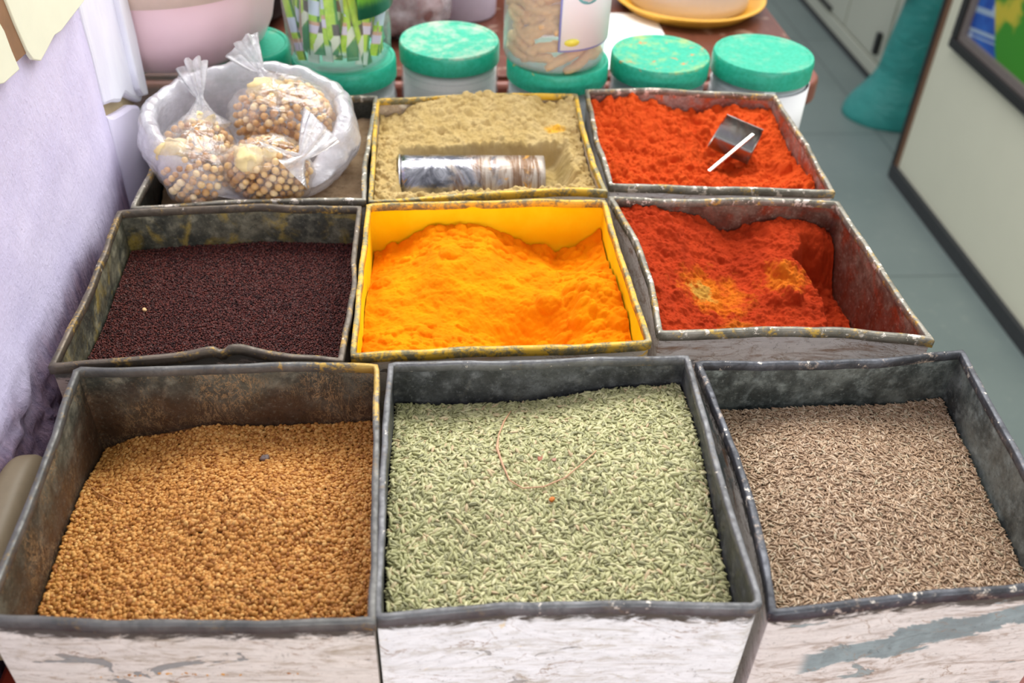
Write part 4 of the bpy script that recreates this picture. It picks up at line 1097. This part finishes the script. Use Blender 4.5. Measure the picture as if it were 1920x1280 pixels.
arc_label(TJ, dx_, dy_, rD * 1.012 + .0012, -93, -16, zS + .032, zS + .17, blue, 'label_border')
lab = arc_label(TJ, dx_, dy_, rD * 1.012 + .0020, -91, -18, zS + .0345, zS + .17, wm, 'jar_label')
def arc_ellipse(root, cx, cy, r, a_c, z_c, ra, rz, m, name, n=28, th=.0004):
    v = []; 
    for rr in (r, r + th):
        for i in range(n):
            t = 2 * math.pi * i / n; a = math.radians(a_c + ra * math.cos(t))
            v.append((cx + rr * math.cos(a), cy + rr * math.sin(a), z_c + rz * math.sin(t)))
    f = [tuple(range(n, 2 * n)), tuple(reversed(range(n)))] + [(i, (i + 1) % n, n + (i + 1) % n, n + i) for i in range(n)]
    return obj(name, v, f, m, root)
arc_ellipse(TJ, dx_, dy_, rD * 1.012 + .0028, -79, zS + .044, 8, .0048, plain('yellow_print', lin(236, 226, 90), .4), 'yellow_oval')
arc_ellipse(TJ, dx_, dy_, rD * 1.012 + .0028, -63, zS + .104, 15, .0150, plain('teal_print', lin(130, 208, 216), .4), 'teal_oval')
arc_ellipse(TJ, dx_, dy_, rD * 1.012 + .0033, -63, zS + .105, 12.5, .0125, wm, 'oval_centre')
rootmesh = []
for s_ in range(4):
    r2 = random.Random(s_); pts = []; L = .045 + .012 * r2.random()
    for i in range(9):
        t = i / 8; pts.append(((t - .5) * L, .004 * math.sin(t * 3 + s_) * (1 if s_ % 2 else -1), .003 * math.sin(t * 4 + s_)))
    rad = [.0022 + .0040 * math.sin(math.pi * min(1, max(0, (i / 8) * .9 + .06))) ** .6 + .0006 * (i % 2) for i in range(9)]
    v, f = tube(pts, rad, 9); me = meshpy('turmeric_root', v, f); me.polygons.foreach_set('use_smooth', [True] * len(me.polygons)); rootmesh.append(me)
rm = plain('dried_root', lin(226, 182, 124), .8, 0, .3, 150, bump=.5)
for me in rootmesh: me.materials.append(rm)
r3 = random.Random(12)
for layer in range(9):
    for k_ in range(9):
        o = bpy.data.objects.new('turmeric_root', r3.choice(rootmesh)); COL.objects.link(o)
        a = math.radians(-185 + 190 * (k_ + r3.random()) / 9) if k_ < 8 else math.radians(r3.uniform(0, 360))
        rad = rD * (.78 if k_ < 8 else .3)
        o.location = (dx_ + rad * math.cos(a), dy_ + rad * math.sin(a), zS + .012 + layer * .0165 + r3.uniform(0, .007))
        o.rotation_euler = (r3.uniform(-.3, .3), r3.uniform(-.8, .8), a + math.pi / 2 + r3.uniform(-.15, .15))
        tag(o, 'knobbly brown dried turmeric root packed in the tall clear jar', 'root', 'dried turmeric roots in the tall jar')

# ------------------------------------------------------------------ pink tub, tray with white tub, things on the back table
pk = Mat('pink_plastic'); pn = pk.noise(16, 5, .6)
pk_m = pk.fin(pk.mix(pn, lin(244, 204, 214), lin(248, 216, 224)), .35, 0, pk.bump(pn, .1, .002), .5)
TB = empty('pink_tub', (-.335, 1.215, LIDZ), 'large pale pink plastic tub standing on the jar lids beside the wall', 'tub')
pr = [(.090, 0.0002), (.104, .004), (.116, .014), (.126, .034), (.1335, .065), (.139, .095), (.145, .135), (.147, .145)]
pr = [(r, z + LIDZ) for r, z in pr] ; inner = [(r - .003, z + .003) for r, z in pr[::-1]]
v, f = lathe(-.335, 1.215, pr + [(.146, LIDZ + .149)] + inner, 72, caps=False)
f.append(tuple(range(71, -1, -1))); f.append(tuple((len(pr) * 2) * 72 + i for i in range(72)))
b = obj('tub_body', v, f, pk_m, TB)
v, f = lathe(-.335, 1.215, [(.1425, LIDZ + .094), (.1455, LIDZ + .095), (.1545, LIDZ + .145), (.152, LIDZ + .150), (.149, LIDZ + .149), (.1395, LIDZ + .094)], 72, caps=False)
nn_ = 72; f += [(5 * nn_ + i, 5 * nn_ + (i + 1) % nn_, (i + 1) % nn_, i) for i in range(nn_)]
obj('tub_rim', v, f, plain('beige_rim_band', lin(222, 196, 184), .6, 0, .12, 60), TB)

TR = empty('tray', (.472, 1.745, -.125), 'round yellow plastic tray on the back table under a white tub', 'tray')
v, f = lathe(.472, 1.745, [(.10, -.1248), (.118, -.123), (.134, -.108), (.142, -.104), (.143, -.101), (.139, -.100), (.130, -.104), (.114, -.119), (.003, -.120)], 72)
obj('tray_body', v, f, plain('yellow_orange_plastic', lin(250, 186, 70), .35), TR)
WT = empty('white_tub', (.474, 1.755, -.119), 'white plastic tub standing in the yellow tray', 'tub')
v, f = lathe(.474, 1.755, [(.105, -.1188), (.112, -.114), (.118, -.05), (.122, .05), (.126, .055), (.126, .062), (.118, .062), (.108, -.05), (.100, -.11)], 64)
obj('tub_body', v, f, plain('greyish_white_plastic', lin(216, 210, 212), .4, 0, .05, 120), WT)
v, f = box(.22, .40, 1.45, 1.70, -.1248, -.1236)
o = obj('paper_sheet', v, f, plain('white_paper', lin(240, 240, 240), .7), None, (.3, 1.57, -.1248), smooth=False); tag(o, 'white paper sheet lying on the back table beside the yellow tray', 'paper')
v, f = lathe(.055, 1.70, [(.050, -.1248), (.054, -.12), (.060, .0), (.064, .06), (.058, .06), (.05, -.11)], 48)
o = obj('white_cup', v, f, plain('lavender_white_plastic', lin(222, 216, 236), .4), None, (.055, 1.70, -.1248)); tag(o, 'lavender-white plastic tub on the table behind the floury-lidded jar', 'tub')
fp = film('crinkled_clear_film', (.9, .88, .92), .25, .8)
v, f = superbox(-.055, 1.60, -.06, .075, .06, .065, e=3, wob=.3, seed=9)
o = obj('packet_bag', v, f, fp, None, (-.055, 1.6, -.1248)); tag(o, 'crinkled clear bag of pinkish snacks behind the jars on the table', 'bag')
v, f = superbox(-.055, 1.60, -.066, .062, .048, .055, e=3, wob=.3, seed=10)
o = obj('bag_filling', v, f, plain('pink_brown_snack', lin(150, 112, 110), .7, 0, .5, 110, bump=.8), None, (-.055, 1.6, -.12)); tag(o, 'pinkish brown snack pieces inside the crinkled clear bag', 'food', None, 'stuff')
v, f = superbox(-.335, 1.70, -.055, .085, .09, .07, e=4, wob=.2, seed=12)
o = obj('dark_bag', v, f, plain('black_plastic', lin(26, 22, 24), .4), None, (-.335, 1.70, -.1248)); tag(o, 'black plastic bag on the table between the pink tub and the sachet jar', 'bag')
v, f = superbox(.125, 1.86, -.045, .075, .06, .08, e=5, wob=.1, seed=13)
o = obj('brown_box', v, f, plain('dark_brown_box', lin(52, 34, 28), .6), None, (.125, 1.86, -.1248)); tag(o, 'dark brown box at the back of the table behind the root jar', 'box')

# ------------------------------------------------------------------ scoops
def metal(name, c1, c2, stain, rough=.22):
    m = Mat(name); n1 = m.noise(40, 5, .6, None, 1.5); n2 = m.noise(16, 5, .6, None, .6)
    c = m.mix(n1, c1, c2); s_ = m.rng(m.math('ADD', n2, m.math('MULTIPLY', m.math('MINIMUM', m.xyz()['X'], .05), 1.6)), .46, .62, 0, .85); c = m.mix(s_, c, stain)
    return m.fin(c, m.math('ADD', m.math('MULTIPLY', s_, .45), rough), m.math('SUBTRACT', 1.0, m.math('MULTIPLY', s_, .7)), m.bump(n1, .35, .003))
def barrel_metal(name):
    m = Mat(name); n1 = m.noise(30, 5, .6, None, 2.0); n2 = m.noise(20, 5, .65, m.co((1, .7, .7)), 1.0); X = m.xyz()['X']
    n3 = m.noise(34, 4, .6, m.co((3.0, .35, .35)), 1.6)
    c = m.mix(m.rng(n1, .3, .7), lin(84, 84, 92), lin(196, 194, 200))
    s_ = m.rng(m.math('ADD', n2, m.math('MULTIPLY', X, 2.2)), .40, .56, 0, .9)
    c = m.mix(s_, c, m.mix(m.rng(n3, .42, .60), lin(112, 78, 40), lin(176, 164, 150)))
    c = m.mix(m.rng(m.noise(26, 5, .7, None, 1.0), .60, .66, 0, .8), c, lin(206, 150, 50))
    return m.fin(c, m.math('ADD', m.math('MULTIPLY', s_, .30), .20), m.math('SUBTRACT', 1.0, m.math('MULTIPLY', s_, .55)), m.bump(n1, .35, .003))
chrome = barrel_metal('polished_barrel_steel'); _c2 = metal('polished_steel_spice_stained', lin(84, 84, 92), lin(178, 176, 180), lin(112, 84, 48))
# half-round scoop lying in the ginger powder
def half_scoop(cx, cy, cz, L, r, taper=.98, rot=0.0, a0=-15, a1=195, nseg=40, nl=24, th=.0009):
    v = []; f = []
    for side in (0, 1):
        for i in range(nl + 1):
            t = i / nl; x = (t - .5) * L; rr = (r if t < .98 else r * 1.0) * (1 - (1 - taper) * t) - side * th
            for j in range(nseg + 1):
                a = math.radians(a0 + (a1 - a0) * j / nseg)
                wob = 1 + .02 * float(vnoise(t * 6, a * 2, 3))
                v.append((x, -math.cos(a) * rr * wob, math.sin(a) * rr * wob))
    q = grid_faces(nl + 1, nseg + 1); f = [tuple(p) for p in q] + [tuple(p + (nl + 1) * (nseg + 1))[::-1] for p in q]
    m = (nl + 1) * (nseg + 1)
    for i in range(nl):
        a = i * (nseg + 1); b = a + nseg + 1
        f.append((a, a + m, b + m, b)); f.append((a + nseg, b + nseg, b + nseg + m, a + nseg + m))
    for j in range(nseg):
        f.append((j, j + 1, j + 1 + m, j + m)); a = nl * (nseg + 1) + j; f.append((a, a + m, a + 1 + m, a + 1))
    v = np.array(v); c, s_ = math.cos(rot), math.sin(rot)
    x = v[:, 0] * c - v[:, 1] * s_; y = v[:, 0] * s_ + v[:, 1] * c
    return np.stack([x + cx, y + cy, v[:, 2] + cz], 1), f
gx, gy, gz = .038, .944, -.044
GS = empty('metal_scoop', (gx, gy, gz), 'stained steel cylindrical scoop lying in the pale ginger powder', 'scoop')
v, f = half_scoop(gx, gy, gz, .162, .034, .97, -.015); obj('barrel', v, f, chrome, GS)
pts = [(gx - .081, gy - math.cos(math.radians(a)) * .0348, gz + math.sin(math.radians(a)) * .0348) for a in range(-15, 200, 7)]
v, f = tube(pts, .0012, 8); obj('rolled_lip', v, f, metal('bright_steel', lin(220, 220, 225), lin(240, 240, 240), lin(200, 196, 190), .15), GS)
# small trough scoop with a strip handle in the red chilli
sx_, sy_, sz_ = .350, .992, -.030
SS = empty('small_scoop', (sx_, sy_, sz_), 'small steel trough scoop with a bright strip handle stuck in the orange-red chilli powder', 'scoop')
def xf(v, rx, ry, rz, loc):
    M_ = (Matrix.Translation(loc) @ Matrix.Rotation(rz, 4, 'Z') @ Matrix.Rotation(ry, 4, 'Y') @ Matrix.Rotation(rx, 4, 'X'))
    return [tuple(M_ @ Vector(p)) for p in v]
v, f = half_scoop(0, 0, 0, .052, .023, 1.0, 0, 158, 382, th=.0008); v = np.array(v)
lm_ = 1 + 0 * v[:, 0]
lp = np.where(v[:, 0] < -.010, (-.010 - v[:, 0]) * np.clip(v[:, 2] + .024, 0, 1) * 10, 0)
v[:, 0] += lp
darksteel = metal('dull_steel_spice_stained', lin(110, 108, 104), lin(180, 178, 174), lin(104, 84, 54), .32)
obj('bowl', xf(v, .25, .20, -.50, (sx_, sy_, sz_ + .020)), f, darksteel, SS)
pl = [(.025, -.024 * math.cos(math.radians(a)), .024 * math.sin(math.radians(a))) for a in range(180, 361, 10)]
pv = pl + [(.0258, y, z) for _, y, z in pl]; m = len(pl)
pfc = [tuple(range(m)), tuple(reversed(range(m, 2 * m)))] + [(i, m + i, m + (i + 1) % m, (i + 1) % m) for i in range(m)]
obj('end_plate', xf(pv, .25, .20, -.50, (sx_, sy_, sz_ + .020)), pfc, darksteel, SS)
pA = np.array(onz(1412, 252, .006)); pB = np.array(onz(1329, 321, -.016))
d = (pB - pA); L = np.linalg.norm(d); d /= L; side = np.cross(d, [0, 0, 1]); side /= np.linalg.norm(side); up = np.cross(side, d)
hv = [];
for t in (0, L):
    for s_, u_ in ((-1, -1), (1, -1), (1, 1), (-1, 1)):
        hv.append(pA + d * t + side * s_ * .0017 + up * u_ * .0010)
o = obj('handle', hv, [(0, 3, 2, 1), (4, 5, 6, 7), (0, 1, 5, 4), (1, 2, 6, 5), (2, 3, 7, 6), (3, 0, 4, 7)], metal('satin_pale_steel', lin(236, 240, 226), lin(250, 250, 240), lin(230, 230, 215), .4), SS, smooth=False)
o['label'] = 'bright flat strip handle'

# ------------------------------------------------------------------ bag of pouches
bag_m = film('white_carrier_film', (.96, .95, 1.0), .42, .82, rough=.22, scale=14, gloss=.35)
pouch_m = film('clear_pouch_film', (.95, .95, .95), .02, .28, rough=.16, scale=30, gloss=.24)
bcx, bcy = -.203, .957
def bag_mesh():
    n = 128
    prof = [(.02, -.034), (.075, -.034), (.100, -.026), (.112, -.006), (.117, .012), (.114, .030), (.110, .042), (.103, .047), (.095, .044), (.092, .034), (.098, .014), (.100, -.004), (.094, -.018), (.06, -.026), (.01, -.028)]
    m_ = len(prof); idx = np.linspace(0, m_ - 1, 60)
    pr = np.array(prof); r_ = np.interp(idx, range(m_), pr[:, 0]); z_ = np.interp(idx, range(m_), pr[:, 1])
    for _ in range(2):
        r_[1:-1] = (r_[:-2] + 2 * r_[1:-1] + r_[2:]) / 4; z_[1:-1] = (z_[:-2] + 2 * z_[1:-1] + z_[2:]) / 4
    V = []
    for j in range(60):
        for i in range(n):
            a = 2 * math.pi * i / n
            w = 1 + .05 * float(vnoise(6 + 3 * math.cos(a) * 2, 3 * math.sin(a) * 2 + z_[j] * 20, 3)) + .03 * float(vnoise(9 * math.cos(a), 9 * math.sin(a) + z_[j] * 60, 7)) * sstep(.05, .09, r_[j])
            crease = .006 * abs(float(vnoise(11 * math.cos(a) + 20, 11 * math.sin(a) + z_[j] * 12, 11))) * float(sstep(.02, .045, z_[j]))
            back = .010 * math.sin(a) * float(sstep(0, .04, z_[j]))
            rx = r_[j] * w
            fr_ = max(0.0, math.cos(a + math.radians(72))) ** 3; zj = z_[j]
            if zj > -.01: zj = -.01 + (zj + .01) * (1 - .85 * fr_)
            V.append((bcx + rx * math.cos(a) * 1.0, bcy + rx * math.sin(a) * .90, zj + crease + back))
    F = []
    for j in range(59):
        for i in range(n):
            k = (i + 1) % n; F.append((j * n + i, j * n + k, (j + 1) * n + k, (j + 1) * n + i))
    return V, F
v, f = bag_mesh(); bag = obj('plastic_bag', v, f, bag_m, None, (bcx, bcy, -.034)); tag(bag, 'white translucent carrier bag rolled open in the back tin beside the wall', 'bag')
bean_m = mat_seed('roasted_gram', [(0, lin(166, 112, 56)), (.3, lin(214, 162, 90)), (.8, lin(238, 200, 132)), (1, lin(246, 224, 178))], rough=.45)
chunk_m = plain('pale_yellow_chunk', lin(232, 208, 150), .8, 0, .12, 60, bump=.6)
def pouch(cx, cy, cz, sx, sy, sz, rot, tilt, knot, where, seed, chunks, tail=True):
    root = empty('snack_pouch', (cx, cy, cz), 'knotted clear pouch of roasted gram ' + where, 'pouch')
    M_ = Matrix.Translation((cx, cy, cz)) @ Matrix.Rotation(rot, 4, 'Z') @ Matrix.Rotation(tilt, 4, 'X')
    n = 56; rows = 36; V = []; F = []
    for j in range(rows + 1):
        t = math.pi * j / rows - math.pi / 2
        for i in range(n):
            a = 2 * math.pi * i / n
            w = 1 + .10 * float(vnoise(3 * math.cos(a) + seed, 3 * math.sin(a) + t * 2, seed)) + .05 * float(vnoise(8 * math.cos(a), 8 * math.sin(a) + t * 6, seed + 2))
            V.append(tuple(M_ @ Vector((sx * math.cos(t) * math.cos(a) * w, sy * math.cos(t) * math.sin(a) * w, sz * math.sin(t) * w))))
    for j in range(rows):
        for i in range(n):
            k = (i + 1) % n; F.append((j * n + i, j * n + k, (j + 1) * n + k, (j + 1) * n + i))
    obj('film_body', V, F, pouch_m, root)
    # gathered neck, knot and frayed tail
    kp = Vector(knot[0]); ke = Vector(knot[1]); c0 = Vector((cx, cy, cz))
    s0 = c0 + (kp - c0) * .42
    V = []; F = []; rows = 26; n = 40
    for j in range(rows + 1):
        t = j / rows
        if t < .6: p = s0.lerp(kp, t / .6); rad = .028 * (1 - t / .6) ** 1.2 + .0035
        else: p = kp.lerp(ke, (t - .6) / .4); rad = .0035 + .017 * ((t - .6) / .4) ** .8
        d_ = (ke - s0).normalized(); A = d_.orthogonal().normalized(); B = d_.cross(A)
        for i in range(n):
            a = 2 * math.pi * i / n
            w = 1 + .5 * math.sin(a * 7 + seed) * .5 + .35 * float(vnoise(5 * math.cos(a) + 3, 5 * math.sin(a) + t * 3, seed + 4))
            w2 = .55 if t > .6 else .8
            V.append(tuple(p + A * math.cos(a) * rad * w + B * math.sin(a) * rad * w * w2))
    for j in range(rows):
        for i in range(n):
            k = (i + 1) % n; F.append((j * n + i, j * n + k, (j + 1) * n + k, (j + 1) * n + i))
    tl = obj('knotted_neck', V, F, tail_m, root)
    # gram packed inside, seen through the film
    r = np.random.default_rng(seed); PV, PF, PS = seed_proto(.0082, .0076, .0072, 8, 5, 0, .6)
    N = 330; pos = []
    g = (1 + 5 ** .5) / 2
    for i in range(N):
        lay = .86 if i < 230 else .60; ii = i if i < 230 else i - 230; NN = 230 if i < 230 else 100
        zz = 1 - 2 * (ii + .5) / NN; ph = 2 * math.pi * ii / g; q = math.sqrt(1 - zz * zz)
        p = np.array([q * math.cos(ph), q * math.sin(ph), zz]) * lay * (1 + r.normal(0, .03))
        if any(np.linalg.norm(p - np.array(c[0])) < c[1] * 1.0 for c in chunks): continue
        pos.append(M_ @ Vector((p[0] * sx, p[1] * sy, p[2] * sz)))
    V = []; F = []; tone = []
    for p in pos:
        E_ = np.array(Matrix.Rotation(r.random() * 6.28, 3, Vector(r.normal(size=3)).normalized()))
        s_ = .85 + .35 * r.random(); V.append(PV @ E_.T * s_ + np.array(p)); tone += [r.random()] * len(PV)
    cnt_ = len(pos); V = np.concatenate(V) - np.array([cx, cy, cz]); F = (PF[None] + (np.arange(cnt_) * len(PV))[:, None, None]).reshape(-1, 3)
    me = fast_mesh('roasted_gram', V, F, {'tone': np.array(tone)}); o = bpy.data.objects.new('roasted_gram', me); COL.objects.link(o); me.materials.append(bean_m); o.location = (cx, cy, cz)
    tag(o, 'golden brown roasted gram inside the pouch ' + where, 'snack', None, 'stuff')
    for ci, (cpos, cr) in enumerate(chunks):
        p = M_ @ Vector((cpos[0] * sx * .9, cpos[1] * sy * .9, cpos[2] * sz * .72)); s_ = cr * min(sx, sy) * 1.05
        v, f = superbox(p.x, p.y, p.z, s_, s_ * .8, s_ * .7, e=2.4, n=28, rot=seed + ci, wob=.35, seed=seed + ci)
        o = obj('sugar_lump', v, f, chunk_m, None, (p.x, p.y, p.z - s_ * .7))
        tag(o, ('pale yellow lump', 'second, smaller pale yellow lump')[ci] + ' in the pouch ' + where, 'snack')
    return root
tail_m = film('knotted_film', (.95, .95, .97), .35, .75, rough=.15, scale=26, gloss=.5)
pouch(-.250, .905, .010, .042, .068, .038, .15, .1, ((-.262, 1.000, .036), (-.268, 1.012, .066)), 'against the wall side of the carrier bag', 3, [((-.55, -.1, .6), .42), ((.1, .75, .5), .40)])
pouch(-.168, .972, .026, .060, .050, .038, -.1, .3, ((-.196, 1.026, .056), (-.216, 1.044, .078)), 'lying on top towards the back of the carrier bag', 6, [((-.35, .45, .65), .38)])
pouch(-.176, .884, .008, .048, .038, .038, .0, .15, ((-.137, .872, .032), (-.118, .905, .050)), 'at the front of the carrier bag', 8, [((-.35, -.2, .8), .46), ((.15, -.15, .9), .26)])
